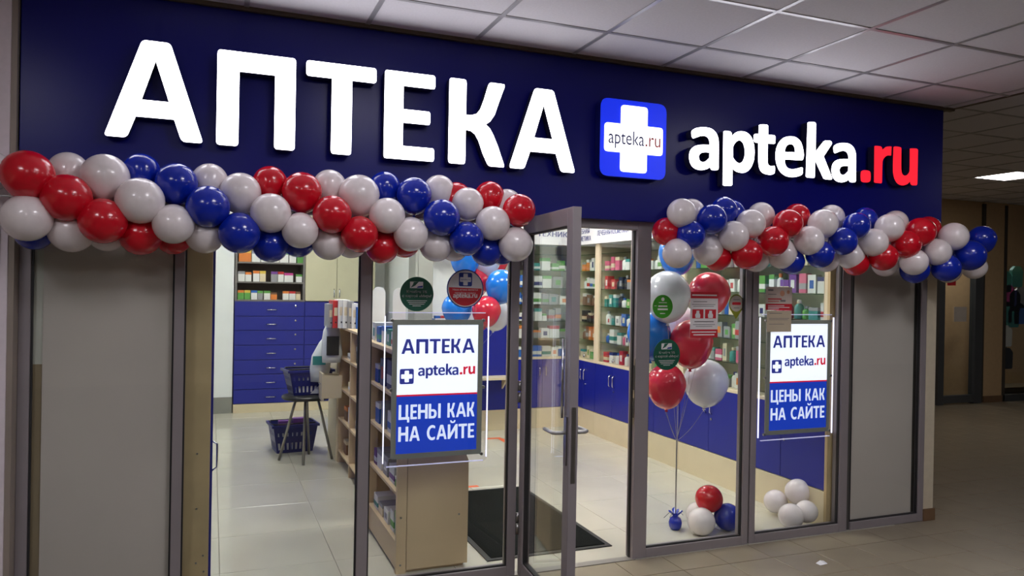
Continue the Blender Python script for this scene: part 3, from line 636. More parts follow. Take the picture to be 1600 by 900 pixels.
def light_box(y, ac, frm, pos, label):
    """ac, frm, pos: (x0, x1, z0, z1) of the acrylic, the frame and the picture"""
    e = empty('light_box', label=label, cat='sign', group='light boxes in the window')
    x0, x1, z0, z1 = ac
    MB().outline([rounded(x0, x1, z0, z1, .02)], ident(y), .006).build('acrylic_panel', ACRYL, e)
    for b, m in (((x0-.002, x0+.003, y-.001, y+.008, z0+.02, z1-.02), EDGE), ((x1-.003, x1+.002, y-.001, y+.008, z0+.02, z1-.02), EDGE), ((x0+.02, x1-.02, y-.001, y+.008, z0-.002, z0+.003), EDGEU), ((x0+.02, x1-.02, y-.001, y+.008, z1-.003, z1+.002), EDGEU)): bx('lit_edge', m, e, *b)
    a0, a1, c0, c1 = frm; p0, p1, q0, q1 = pos
    MB().box(a0, p0, y-.012, y, c0, c1).box(p1, a1, y-.012, y, c0, c1).box(p0, p1, y-.012, y, c0, q0).box(p0, p1, y-.012, y, q1, c1).build('frame', BOXFR, e)
    W = p1-p0; Hh = q1-q0; zs = q0+Hh*.445
    t = bx('poster_top', PW, e, p0, p1, y-.007, y-.001, zs+.008, q1); b = bx('poster_bottom', PBL, e, p0, p1, y-.007, y-.001, q0, zs)
    bx('red_stripe', PRD, e, p0, p1, y-.0075, y-.001, zs, zs+.009)
    fn = lambda u, v, d: (p0+u*W, y-.0078, q0+v*Hh)
    word('АПТЕКА', fn, .05, .96, .775, .115, PTX, t)
    logo_text(t, fn, .255, .97, .60, PTX, PTR, Hh and (W/Hh)*1.0)
    lgx = MB().outline([[(p0+u*W, q0+v*Hh) for u, v in [(a/W, c/Hh) for a, c in rounded(.035*W, .205*W, .60*Hh-.09*W, .60*Hh+.09*W, .022*W)]]], lambda u, v, d: (u, y-.0078, v), 0).build('logo', PTX, t)
    MB().outline([cross_loop(p0+.12*W, q0+.60*Hh, .068*W, .068*W, .026*W, .026*W, .005)], lambda u, v, d: (u, y-.0086, v), 0).build('logo_cross', PW, t)
    word('ЦЕНЫ КАК', fn, .03, .97, .265, .115, PTW, b); word('НА САЙТЕ', fn, .03, .97, .095, .115, PTW, b)
    for u, v in ((.06, .05), (.94, .05), (.06, .95), (.94, .95), (.06, .5), (.95, .5)):
        M = Matrix.Translation((x0+u*(x1-x0), y-.014, z0+v*(z1-z0))) @ Matrix.Rotation(PI/2, 4, 'X')
        MB().lathe([(.009, -.012), (.009, .002), (.007, .004)], 10, M).build('standoff_bolt', STEEL, e)
    for u in (.30, .86): MB().tube([(x0+u*(x1-x0), y+.003, z1), (x0+u*(x1-x0), y+.003, ZH0)], .0012, 5).build('hanging_wire', STEEL, e)
    return e
def rect_at(pts, y):   # px corners tl, tr, bl, br
    P = [atY(px, py, y) for px, py in pts]
    return ((P[0].x+P[2].x)/2, (P[1].x+P[3].x)/2, (P[2].z+P[3].z)/2, (P[0].z+P[1].z)/2)
LBY = .058
light_box(LBY, rect_at([(604, 487), (766, 490), (596, 732), (758, 718)], LBY), rect_at([(614, 498), (755, 501), (609, 719), (750, 707)], LBY), rect_at([(622, 507), (748, 508), (616, 711), (742, 700)], LBY), 'glowing light box hanging beside the open door above a beech panel')
light_box(LBY, rect_at([(1189, 491), (1302, 492), (1184, 687), (1301, 683)], LBY), rect_at([(1198, 499), (1296, 501), (1193, 679), (1294, 674)], LBY), rect_at([(1203, 506), (1291, 506), (1199, 672), (1290, 668)], LBY), 'glowing light box hanging between the two right window posts')

# ================================================================== STICKERS ON THE GLASS
GRN = mat('dark_green_sticker', (10, 84, 62), .5, var=.02); GRN2 = mat('bright_green_sticker', (58, 150, 30), .5, var=.02); STW = mat('sticker_white', (226, 222, 222), .5, var=.02); STB = mat('sticker_blue', (28, 54, 140), .5, var=.02)
SY = .031
def disc(cx, cz, r, n=36): return [(cx+r*math.cos(2*PI*k/n), cz+r*math.sin(2*PI*k/n)) for k in range(n)]
def bars(parent, fn, rows, m, name='print_line'):
    for u0, u1, v, h in rows: MB().add([fn(u0, v, 0), fn(u1, v, 0), fn(u1, v+h, 0), fn(u0, v+h, 0)], [(0, 1, 2, 3)]).build(name, m, parent)
def cashback(px, py, r, label):
    p = atY(px, py, SY)
    e = empty('round_sticker', p, label=label, cat='sticker', group='dark green cashback stickers')
    MB().outline([disc(0, 0, r)], on_front(0, 0, 0), .0008).build('sheet', GRN, e)
    fn = lambda u, v, d: (u*r, -.0008, v*r)
    MB().outline([[(-.42, .34), (.36, .34), (.36, .72), (-.42, .72)]], fn, 0).build('card_picture', STW, e)
    fn2 = lambda u, v, d: (u*r, -.0014, v*r)
    MB().outline([[(-.38, .36), (-.1, .50), (.1, .72), (-.2, .70), (-.25, .55)]], fn2, 0).build('picture_mark', GRN, e); MB().outline([[(-.02, .36), (.34, .38), (.34, .50), (.05, .45)]], fn2, 0).build('picture_mark', STB, e)
    text('lettering', 'Кэшбэк 5%', STW, e, fn, -.60, .60, .06, .16, bold=.03); text('lettering', 'с картой «Мир»!', STW, e, fn, -.86, .86, -.18, .16, bold=.03)
    bars(e, fn, [(-.6, .6, -.40, .03), (-.52, .52, -.50, .03), (-.45, .45, -.60, .03), (-.25, .25, -.70, .03)], STW)
cashback(651.4, 459.5, .094, 'round dark green sticker on the glass beside the red and white round one')
cashback(1042, 554, .097, 'round dark green sticker on the glass below the bright green one')
p = atY(727, 451, SY); r = .108
e = empty('round_sticker', p, label='round sticker with blue cross, white top and red bottom beside the door', cat='sticker')
MB().outline([disc(0, 0, r)], on_front(0, 0, 0), .0008).build('rim', STB, e)
fn = lambda u, v, d: (u*r, -.001, v*r); fn2 = lambda u, v, d: (u*r, -.0016, v*r); fn3 = lambda u, v, d: (u*r, -.0022, v*r); fn4 = lambda u, v, d: (u*r, -.0028, v*r)
MB().outline([disc(0, 0, .94)], fn, 0).build('white_field', STW, e)
MB().outline([[(.89*math.cos(a), .89*math.sin(a)) for a in [math.radians(176+i*8.4) for i in range(23)]]], fn2, 0).build('red_field', PRRED, e)
lo = MB().outline([rounded(-.36, .36, .12, .82, .1)], fn2, 0).build('logo', STB, e)
MB().outline([cross_loop(0, .47, .30, .30, .12, .12, .03)], fn3, 0).build('logo_cross', STW, lo)
text('lettering', 'apteka.ru', STB, lo, fn4, -.25, .25, .43, .09)
text('lettering', 'Наша аптека является', STW, e, fn3, -.68, .68, -.10, .10); text('lettering', 'партнёром сервиса', STW, e, fn3, -.56, .56, -.27, .10)
logo_text(e, fn3, -.66, .66, -.48, STW, STW)
p = atY(1035.5, 479, SY); r = .073
e = empty('round_sticker', p, label='round bright green sticker on the glass near the door post', cat='sticker')
MB().outline([disc(0, 0, r)], on_front(0, 0, 0), .0008).build('sheet', GRN2, e)
fn = lambda u, v, d: (u*r, -.001, v*r)
MB().outline([disc(0, .62, .16, 14)], fn, 0).build('emblem', STW, e)
bars(e, fn, [(-.4, .4, .30, .06), (-.85, -.6, .03, .05), (-.45, .45, -.03, .12), (-.5, .5, -.30, .14), (-.25, .25, -.62, .06)], STW)
q = rect_at([(1078.5, 456), (1121.6, 456.5), (1078.5, 528), (1121.6, 527)], SY); w = q[1]-q[0]; h = q[3]-q[2]
e = empty('notice_sheet', (q[0], SY, q[2]), label='notice with red bands and two red pictograms stuck on the right window', cat='notice')
MB().outline([[(0, 0), (w, 0), (w, h), (0, h)]], on_front(0, 0, 0), .0008).build('sheet', STW, e)
fn = lambda u, v, d: (u*w, -.001, v*h); fn2 = lambda u, v, d: (u*w, -.0016, v*h)
for a, b in ((0, .18), (.86, 1)): MB().outline([[(0, a), (1, a), (1, b), (0, b)]], fn, 0).build('red_band', PRRED, e)
for a in (.07, .53):
    pc = MB().outline([[(a, .42), (a+.40, .42), (a+.40, .62), (a, .62)]], fn, 0).build('pictogram', PRRED, e)
    MB().outline([[(a+.12, .43), (a+.28, .43), (a+.29, .50), (a+.25, .54), (a+.25, .59), (a+.15, .59), (a+.14, .54), (a+.10, .50)]], fn2, 0).build('figure', STW, pc)
bars(e, fn, [(.1, .6, .78, .015), (.05, .9, .72, .012), (.1, .85, .68, .012), (.15, .85, .34, .02), (.1, .9, .28, .012), (.2, .8, .24, .012)], PRGREY)
bars(e, fn2, [(.05, .95, .915, .03), (.06, .94, .11, .025), (.12, .88, .05, .025)], STW)
p = atY(1150.5, 475, SY)
e = empty('pin_sticker', p, label='map pin shaped sticker with yellow green rim on the window post side', cat='sticker')
MB().outline([[(.058*math.cos(a), .060*math.sin(a)*1.05) for a in [math.radians(-40+i*13) for i in range(21)]]+[(0, -.098)]], on_front(0, 0, 0), .0008).build('rim', mat('yellow_green_rim', (128, 132, 30), .5), e)
MB().outline([disc(0, .003, .052)], on_front(0, 0, -.001), 0).build('field', mat('pin_grey', (188, 180, 168), .5), e)
MB().outline([rounded(-.034, .034, -.006, .012, .008)], on_front(0, 0, -.0018), 0).build('colour_pill', PRRED, e)
bars(e, on_front(0, 0, -.0018), [(-.025, .025, .026, .005), (-.022, .022, -.028, .005)], PRGREY)
q = rect_at([(1197, 448.5), (1238, 448), (1196, 484), (1237, 485)], SY); w = q[1]-q[0]; h = q[3]-q[2]
e = empty('notice_sheet', (q[0], SY, q[2]), label='upper paper notice with a red band taped above the right light box', cat='notice')
MB().outline([[(0, 0), (w, 0), (w, h), (0, h)]], on_front(0, 0, 0), .0008).build('sheet', mat('pinkish_paper', (206, 190, 178), .6), e)
fn = lambda u, v, d: (u*w, -.001, v*h); fn2 = lambda u, v, d: (u*w, -.0016, v*h)
MB().outline([[(0, .0), (1, .0), (1, .27), (0, .27)]], fn, 0).build('red_band', PRRED, e)
bars(e, fn2, [(.08, .7, .17, .03), (.08, .9, .10, .03), (.08, .5, .04, .03)], STW); bars(e, fn, [(.08, .6, .45, .05), (.08, .5, .36, .03)], PRRED); bars(e, fn, [(.08, .28, .82, .07), (.08, .4, .66, .03), (.55, .75, .36, .08)], PRGREY)
MB().outline([disc(.62, .72, .09, 12)], lambda u, v, d: (u*w, -.001, .72*h+(v-.72)*w), 0).build('picture', mat('peach', (206, 150, 120), .6), e); MB().outline([disc(.85, .78, .06, 12)], lambda u, v, d: (u*w, -.001, .78*h+(v-.78)*w), 0).build('picture', mat('peach', (206, 150, 120), .6), e)
q = rect_at([(1196.5, 485), (1237, 485), (1200, 519), (1236, 518)], SY); w = q[1]-q[0]; h = q[3]-q[2]
e = empty('notice_sheet', (q[0], SY, q[2]), label='lower plain cream paper notice overlapping the right light box', cat='notice')
MB().outline([[(0, 0), (w, 0), (w, h-.002), (0, h-.002)]], on_front(0, 0, 0), .0008).build('sheet', mat('cream_paper', (198, 182, 156), .6), e)
bars(e, lambda u, v, d: (u*w, -.001, v*h), [(.1, .6, .85, .03), (.08, .9, .62, .02), (.08, .85, .55, .02), (.08, .7, .35, .02)], PRGREY)

# ================================================================== FURNITURE INSIDE
NP = [0]
BOXM = {}
def box_mesh(m):
    if m.name not in BOXM: BOXM[m.name] = MB().box(-.5, .5, -.5, .5, 0, 1).mesh('carton', m)
    return BOXM[m.name]
def carton(x, y, z, w, d, h, body, accent, label, group, face='front', style=0):
    """a medicine carton standing at (x, y, z); its printed band shows on the face towards the customer"""
    e = empty('carton', (x, y, z), label=label, cat='box', group=group)
    o = link('body', box_mesh(pm(body)), e); o.scale = (w, d, h)
    b = link('printed_band', box_mesh(pm(accent)), e)
    if style == 0: b.location = (0, 0, h*.74); b.scale = (w*1.012, d*1.012, h*.265)
    elif style == 1: b.location = (0, 0, h*.2); b.scale = (w*1.012, d*1.012, h*.3)
    else:
        if face == 'front': b.location = (0, -d/2, h*.25); b.scale = (w*.5, .002, h*.45)
        else: b.location = (-w/2, 0, h*.25); b.scale = (.002, d*.5, h*.45)
    return e
BOT = {}
def bottle(x, y, z, r, h, body, cap, label, group):
    e = empty('bottle', (x, y, z), label=label, cat='bottle', group=group)
    for nm, prof, cl in (('body', [(.85, 0), (1, .03), (1, .62), (.8, .72), (.42, .78), (.42, .82)], body), ('cap', [(.5, .80), (.52, .82), (.52, .98), (.45, 1)], cap)):
        key = nm+cl
        if key not in BOT: BOT[key] = MB().lathe(prof, 12).mesh('bottle_'+nm, pm(cl), True)
        o = link(nm, BOT[key], e); o.scale = (r, r, h)
    return e
# ---- drawer cabinet at the back
DY = 6.05; dx0, dxm, dx1 = .266, 1.113, 2.02
def d_handle(parent, x, y, z, w=.13, ax='x'):
    pts = [(x-w/2, y, z), (x-w/3, y-.018, z), (x+w/3, y-.018, z), (x+w/2, y, z)] if ax == 'x' else [(x, y, z-w/2), (x, y-.02, z-w/3), (x, y-.02, z+w/3), (x, y, z+w/2)]
    return MB().tube(pts, .006, 6).build('handle', CHROME, parent, True)
ZD = [.11, .29, .477, .66, .845, 1.031, 1.21, 1.398]
for ci, (xa, xb, lab) in enumerate(((dx0, dxm, 'tall blue drawer cabinet with open shelves of small boxes at the back'), (dxm, dx1, 'tall blue drawer cabinet with cream upper doors behind the counter'))):
    cb = empty('drawer_cabinet', (0, 0, 0), label=lab, cat='cabinet', group='drawer cabinets at the back')
    bx('body', BLUED, cb, xa, xb, DY+.02, 6.5, .11, 1.40); bx('plinth', PLINTH, cb, xa, xb, DY-.005, 6.5, 0, .108)
    for k in range(7):
        dr = bev(bx('drawer', BLUED, cb, xa+.004, xb-.004, DY, DY+.02, ZD[k]+.004, ZD[k+1]-.004), .003)
        d_handle(dr, (xa+xb)/2+.02, DY, (ZD[k]+ZD[k+1])/2-.01)
        MB().lathe([(.012, 0), (.012, .008), (.008, .01)], 8, Matrix.Translation((xb-.11, DY, ZD[k+1]-.055))@Matrix.Rotation(PI/2, 4, 'X')).build('lock', CHROME, dr)
    if ci == 0:
        GS = mat('grey_shelf', (116, 112, 110), .5)
        bx('side_panel', GS, cb, xa, xa+.025, DY, 6.5, 1.40, 2.6); bx('side_panel', GS, cb, xb-.025, xb, DY, 6.5, 1.40, 2.6); bx('back_panel', mat('brown_back', (104, 92, 84), .6), cb, xa+.025, xb-.025, 6.36, 6.5, 1.40, 2.6); bx('top_panel', GS, cb, xa, xb, DY, 6.5, 2.6, 2.63)
        for z in (1.40, 1.628, 1.875, 2.12, 2.36): bx('shelf', GS, cb, xa+.025, xb-.025, DY+.005, 6.36, z, z+.02)
    else:
        bx('upper_body', OLIVE, cb, xa+.005, xb, DY+.02, 6.5, 1.405, 2.6)
        xm = 1.517
        for a, b, hx in ((xa+.008, xm-.003, xm-.035), (xm+.003, xb-.17, xm+.035)):
            do = bev(bx('door', OLIVE, cb, a, b, DY, DY+.02, 1.412, 2.58), .003)
            MB().tube([(hx, DY, 1.46), (hx, DY-.022, 1.475), (hx, DY-.022, 1.55), (hx, DY, 1.565)], .008, 6).build('handle', CHROME, do, True)
row = {1.42: [(310, 370, 'green', 'orange', .115), (372, 430, 'green', 'yellow', .115), (435, 495, 'white', 'blue', .115), (497, 550, 'grey', 'green', .11), (557, 620, 'white', 'green', .11), (622, 685, 'orange', 'brown', .09), (740, 800, 'white', 'orange', .11), (802, 865, 'white', 'red', .11), (867, 915, 'cream', 'brown', .105)],
       1.648: [(310, 376, 'white', 'grey', .125), (378, 438, 'white', 'orange', .115), (452, 514, 'white', 'orange', .135), (516, 574, 'cream', 'yellow', .135), (622, 688, 'grey', 'purple', .13), (690, 748, 'white', 'red', .13), (752, 840, 'white', 'magenta', .115), (866, 928, 'white', 'green', .10)],
       1.895: [(315, 432, 'orange', 'yellow', .15), (436, 520, 'white', 'grey', .14), (524, 610, 'white', 'blue', .14), (614, 700, 'white', 'grey', .14), (704, 790, 'white', 'green', .14), (796, 866, 'white', 'grey', .14), (872, 940, 'green', 'grey', .15)]}
for z, its in row.items():
    sh = {1.42: 'bottom', 1.648: 'middle', 1.895: 'upper'}[z]
    for i, (a, b, cl, ac, h) in enumerate(its):
        xa = dx0+.00777*((a/6.15+320)-366); xb = dx0+.00777*((b/6.15+320)-366)
        carton((xa+xb)/2, DY+.07, z, xb-xa-.004, .07, h, cl, ac, '%s carton with %s top, %s on the %s shelf above the blue drawers' % (cl, ac, ORD[i], sh), 'cartons above the drawers')
# ---- showcases along the right wall and at the back
KX = 4.0
SHZ = [.845, 1.045, 1.245, 1.44, 1.635, 1.84, 2.03]
MODS = [(.10, 1.0), (1.0, 1.88), (1.88, 2.75), (2.75, 3.53), (3.53, 4.10)]
MNAME = ['showcase by the right light box', 'showcase by the pin sticker', 'showcase by the helium balloons', 'showcase in the doorway', 'corner showcase']
def hid(p):   # behind the sign and garlands: nothing of it shows
    px, py = to_px(p)
    return py < 352 or (px > 1020 and py < 402) or px > 1300 or 1188 < px < 1300 and py > 510
for mi, (ya, yb) in enumerate(MODS):
    sc_ = empty('showcase', (0, 0, 0), label='blue and cream glass fronted %s' % MNAME[mi], cat='showcase', group='showcases along the right wall')
    bx('plinth', PLINTH, sc_, KX-.005, 4.45, ya+.002, yb-.002, 0, .252)
    bx('body', CREAM, sc_, KX+.02, 4.45, ya+.002, yb-.002, .255, .80)
    ym = (ya+yb)/2
    for a, b, hy in ((ya+.004, ym-.002, ym-.04), (ym+.002, yb-.004, ym+.04)):
        do = bev(bx('door', BLUE, sc_, KX, KX+.02, a, b, .258, .802), .002)
        MB().tube([(KX, hy, .58), (KX-.022, hy, .60), (KX-.022, hy, .69), (KX, hy, .71)], .006, 6).build('handle', CHROME, do, True)
        if hy < ym: MB().lathe([(.011, 0), (.011, .008)], 8, Matrix.Translation((KX, hy, .54))@Matrix.Rotation(-PI/2, 4, 'Y')).build('lock', CHROME, do)
    bx('counter_board', CREAM, sc_, KX-.002, 4.45, ya+.001, yb-.001, .802, .826)
    bx('stile', CREAM, sc_, KX, KX+.03, ya, ya+.045, .826, 2.14); bx('stile', CREAM, sc_, KX, KX+.03, yb-.045, yb, .826, 2.14)
    bx('back_panel', CREAM, sc_, 4.42, 4.45, ya+.002, yb-.002, .826, 2.14); bx('side_panel', CREAM, sc_, KX+.03, 4.42, yb-.018, yb-.002, .826, 2.14)
    if mi == 0: bx('end_panel', BOARD, sc_, KX-.01, 4.45, ya-.024, ya, 0, 2.4)
    for z in SHZ[1:]: bx('glass_shelf', SHELFGLASS, sc_, KX+.035, 4.415, ya+.02, yb-.02, z-.008, z)
    bx('pane', GLASS, sc_, KX+.012, KX+.017, ya+.046, yb-.046, .83, 2.135)
    MB().lathe([(.02, 0), (.018, .012), (.006, .016)], 10, Matrix.Translation((KX+.01, ym, .86))@Matrix.Rotation(-PI/2, 4, 'Y')).build('knob', CHROME, sc_, True)
    fb = bx('fascia', mat('white_fascia', (236, 236, 238), .5, var=.01), sc_, KX-.03, 4.45, ya, yb, 2.14, 2.62)
    if mi == 3: text('lettering', 'ЛЕЧЕБНАЯ КОСМЕТИКА', PRNAVY, fb, on_side(0, 0, KX-.032), -yb+.05, -ya-.05, 2.225, .055, bold=.03)
    if mi == 4:
        text('lettering', 'ЛЕЧЕБНАЯ', PRNAVY, fb, on_side(0, 0, KX-.032), -yb+.06, -ya-.14, 2.265, .055, bold=.03); text('lettering', 'КОСМЕТИКА', PRNAVY, fb, on_side(0, 0, KX-.032), -yb+.06, -ya-.10, 2.18, .055, bold=.03)
THEME = {(3, 5): ['pink', 'pink', 'white', 'white', 'white', 'teal'], (3, 4): ['red', 'green', 'black', 'black', 'grey', 'grey'], (3, 3): ['teal', 'teal', 'black', 'white', 'green', 'purple'], (3, 2): ['white', 'teal', 'white', 'blue', 'white', 'white'], (3, 1): ['blue', 'white', 'white', 'pink', 'white', 'yellow'], (3, 0): ['red', 'white', 'white', 'red', 'white', 'red'],
         (4, 5): ['orange', 'white', 'white'], (4, 4): ['white', 'white', 'white', 'grey'], (4, 3): ['brown', 'brown', 'black'], (4, 2): ['black', 'black', 'white'], (4, 1): ['brown', 'orange', 'cream'], (4, 0): ['cream', 'green', 'cream'],
         (1, 4): ['teal', 'blue', 'teal', 'white', 'white', 'white', 'blue'], (0, 4): ['green', 'white', 'purple', 'pink', 'white', 'green']}
pal = ['white', 'white', 'white', 'cream', 'grey', 'teal', 'blue', 'green', 'pink']
for mi, (ya, yb) in enumerate(MODS):
    for si in range(6):
        z = SHZ[si]+.0015 if si else .8275; th = THEME.get((mi, si)); n = 7; y = yb-.07; k = 0; cnt = 0
        while y > ya+.09:
            cl = th[min(len(th)-1, int((yb-.07-y)/(yb-ya-.14)*len(th)))] if th else random.choice(pal)
            w = random.uniform(.055, .105); h = random.uniform(.085, .15); ac = random.choice(['red', 'blue', 'teal', 'green', 'navy', 'orange', 'grey']) if cl in ('white', 'cream', 'grey') else random.choice(['white', 'cream', 'grey'])
            d = random.uniform(.05, .08); x = KX+.06+d/2+random.uniform(0, .03)
            c_ = (x, y-w/2, z+h/2)
            if not hid(c_):
                if random.random() < .3: bottle(x, y-w/2, z, min(w, .07)/2, h, cl, ac, '%s bottle with %s cap, %s on %s shelf, %s' % (cl, ac, ordw(cnt), ORD[si], MNAME[mi]), 'goods in the right showcases')
                else: carton(x, y-w/2, z, d, w-.006, h, cl, ac, '%s carton with %s print, %s on %s shelf, %s' % (cl, ac, ordw(cnt), ORD[si], MNAME[mi]), 'goods in the right showcases', 'side', random.choice([0, 1, 2]))
                cnt += 1
            y -= w+random.choice([.002, .004, .03])
# back showcase (medical appliances)
bs = empty('showcase', (0, 0, 0), label='blue and cream glass fronted showcase at the back seen through the door glass', cat='showcase', group='showcases at the back')
BX0, BX1, BY = 3.22, 4.0, 4.10
bx('plinth', PLINTH, bs, BX0, BX1, BY-.005, 4.5, 0, .232); bx('body', CREAM, bs, BX0, BX1, BY+.02, 4.5, .232, .80)
for a, b, hx in ((BX0+.004, 3.608, 3.57), (3.612, BX1-.004, 3.65)):
    do = bev(bx('door', BLUE, bs, a, b, BY, BY+.02, .236, .802), .002); d_handle(do, hx, BY, .66, .11, 'z')
bx('counter_board', CREAM, bs, BX0, BX1, BY-.002, 4.5, .802, .826); bx('back_panel', CREAM, bs, BX0, BX1, 4.47, 4.5, .826, 2.14); bx('side_panel', CREAM, bs, BX0, BX0+.02, BY+.03, 4.47, .826, 2.14)
bx('stile', CREAM, bs, BX0, BX0+.04, BY, BY+.03, .826, 2.14); bx('stile', CREAM, bs, BX1-.05, BX1, BY, BY+.03, .826, 2.14)
for z in SHZ[1:]: bx('glass_shelf', SHELFGLASS, bs, BX0+.02, BX1-.01, BY+.035, 4.47, z-.008, z)
bx('pane', GLASS, bs, BX0+.041, BX1-.051, BY+.012, BY+.017, .83, 2.135)
fb = bx('fascia', mat('white_fascia', (236, 236, 238), .5), bs, BX0-.9, BX1-.03, BY-.03, 4.5, 2.14, 2.62)
text('lettering', 'МЕДИЦИНСКАЯ ТЕХНИКА', PRNAVY, fb, ident(BY-.032), 2.72, 3.95, 2.235, .06, bold=.03)
th2 = {5: ['teal', 'teal', 'white', 'green', 'grey'], 4: ['blue', 'white', 'white', 'grey', 'grey'], 3: ['blue', 'white', 'grey', 'grey', 'white'], 2: ['white', 'white', 'white', 'grey', 'grey'], 1: ['white', 'grey', 'white', 'grey'], 0: ['blue', 'blue', 'white', 'blue']}
for si in range(6):
    z = SHZ[si]+.0015 if si else .8275; x = BX0+.06; cnt = 0
    while x < BX1-.14:
        w = random.uniform(.06, .13); h = random.uniform(.08, .15); cl = th2[si][min(len(th2[si])-1, int((x-BX0)/(BX1-BX0)*len(th2[si])))]; ac = random.choice(['navy', 'red', 'teal', 'orange', 'green']) if cl in ('white', 'grey') else 'white'
        carton(x+w/2, BY+.10, z, w-.005, .08, h, cl, ac, '%s appliance carton with %s print, %s on %s shelf, back showcase' % (cl, ac, ordw(cnt), ORD[si]), 'goods in the back showcase', 'front', random.choice([0, 1, 2])); cnt += 1; x += w+random.choice([.003, .02])
# blue front with a small shelf, left of the back showcase
tb = empty('service_counter', (0, 0, 0), label='blue fronted service counter with a small shelf at the back', cat='counter')
bx('plinth', PLINTH, tb, 2.30, BX0-.01, BY-.005, 4.5, 0, .232); bx('front_panel', BLUE, tb, 2.30, BX0-.01, BY, 4.5, .232, 1.2)
sf = bx('shelf', CREAM, tb, 2.45, BX0-.02, BY-.22, BY, .60, .625)
for x in (2.6, 3.1): MB().add([(x, BY, .6), (x, BY-.16, .6), (x, BY, .47), (x+.018, BY, .6), (x+.018, BY-.16, .6), (x+.018, BY, .47)], [(0, 1, 2), (5, 4, 3), (0, 3, 4, 1), (1, 4, 5, 2), (2, 5, 3, 0)]).build('bracket', CREAM, sf)
bev(bx('column', GREYCOL, None, 2.02, 2.22, 3.92, 4.22, 0, CZ, kind='structure'), .01)
for i, (px, cl, ac) in enumerate(((672, 'blue', 'white'), (684, 'white', 'blue'), (692, 'white', 'red'), (700, 'blue', 'teal'))):
    p = atY(px, 480, 4.2); carton(p.x, 4.2, 1.2005, .07, .06, .10, cl, ac, '%s carton with %s top on the blue service counter, %s from the column' % (cl, ac, ORD[i]), 'cartons on the service counter')
# ---- cabinet at the left, seen along its front
lc_ = empty('tall_cabinet', (0, 0, 0), label='tall cabinet with chipboard end seen edge on behind the left window post', cat='cabinet')
bev(bx('end_panel', BOARD, lc_, -.69, .004, .10, .12, 0, 2.5), .002)
bx('body', mat('dark_carcass', (40, 40, 50), .6), lc_, -.69, 0, .12, 3.0, .0, 2.5)
for k in range(4):
    do = bx('door', BLUE, lc_, 0, .016, .125+.72*k, .835+.72*k, .1, 2.48)
    if k == 1: MB().tube([(.016, .20+.72*k, .50), (.045, .20+.72*k, .52), (.045, .20+.72*k, .66), (.016, .20+.72*k, .68)], .006, 6).build('handle', CHROME, do, True)
for px, py in ((307, 795), (317, 868), (306, 880), (318, 893), (308, 709)):
    p = atY(px, py, .10); MB().lathe([(.005, 0), (.005, .002)], 8, Matrix.Translation((p.x, .10, p.z))@Matrix.Rotation(PI/2, 4, 'X')).build('screw', STEEL, lc_)
# ---- counter with shelves on the staff side
ct = empty('counter_unit', (0, 0, 0), label='beech shelving counter with a slanted end panel beside the entrance', cat='counter', group='counter units')
def end_panel(parent, y, name='end_panel'):
    prof = [(1.055, 0.02), (1.42, 0.02), (1.42, .62), (1.17, 1.25), (1.055, 1.25)]
    return MB().outline([prof], lambda u, v, d: (u, y+d, v), .02).build(name, BEECH, parent)
end_panel(ct, .225); end_panel(ct, 1.10)
bx('plinth', BEECH, ct, 1.03, 1.40, .25, 1.10, 0.0, .02)
bx('post', BEECH, ct, .995, 1.052, .225, .255, 0, 1.25); bx('post', BEECH, ct, .97, 1.052, 1.06, 1.12, 0, 1.25)
bx('back_board', BEECH, ct, 1.15, 1.165, .245, 1.10, .02, 1.25); bx('kick_board', BEECH, ct, 1.0, 1.015, .255, 1.06, .02, .17)
for z in (.18, .46, .74, 1.0, 1.25): bx('shelf', BEECH, ct, .995, 1.16, .255, 1.06, z-.018, z)
bx('top_board', BEECH, ct, .97, 1.2, .225, 1.12, 1.25, 1.27)
MB().add([(1.42, .245, .02), (1.42, 1.1, .02), (1.42, 1.1, .62), (1.42, .245, .62), (1.17, 1.1, 1.25), (1.17, .245, 1.25)], [(0, 1, 2, 3), (3, 2, 4, 5)]).build('front_panel', BEECH, ct)
for z in (.32, .05): MB().lathe([(.006, 0), (.006, .002)], 8, Matrix.Translation((1.02, .2245, z))@Matrix.Rotation(PI/2, 4, 'X')).build('screw', STEEL, ct)
MB().lathe([(.006, 0), (.006, .002)], 8, Matrix.Translation((1.365, .2245, .31))@Matrix.Rotation(PI/2, 4, 'X')).build('screw', STEEL, ct)
ct2 = empty('counter_unit', (0, 0, 0), label='long beech shelving counter behind the entrance counter, full of small goods', cat='counter', group='counter units')
for y in (1.25, 1.85, 2.45, 3.05): bx('upright', BEECH, ct2, 1.10, 1.5, y, y+.03, 0, 1.25)
bx('back_board', BEECH, ct2, 1.48, 1.5, 1.25, 3.08, .02, 1.25)
for z in (.12, .42, .70, .98, 1.25): bx('shelf', BEECH, ct2, 1.10, 1.48, 1.28, 3.05, z-.018, z)
gi = 0
def goods_row(x, ys, z, group, where):
    global gi
    for i, (y, w, h, cl, ac) in enumerate(ys):
        carton(x+.07, y, z+.0005, .12, w, h, cl, ac, '%s box with %s band, %s on the %s' % (cl, ac, ORD[i], where), group, 'side', i % 3)
goods_row(1.01, [(.33, .10, .14, 'teal', 'green'), (.45, .09, .12, 'white', 'green'), (.62, .12, .08, 'white', 'grey'), (.78, .12, .07, 'cream', 'grey'), (.93, .12, .09, 'white', 'teal')], .18, 'goods on the entrance counter shelves', 'lowest staff shelf of the entrance counter')
goods_row(1.01, [(.34, .10, .06, 'green', 'white'), (.48, .14, .10, 'white', 'purple'), (.66, .13, .12, 'grey', 'white'), (.84, .14, .12, 'white', 'grey'), (.97, .08, .10, 'purple', 'white')], .46, 'goods on the entrance counter shelves', 'second staff shelf of the entrance counter')
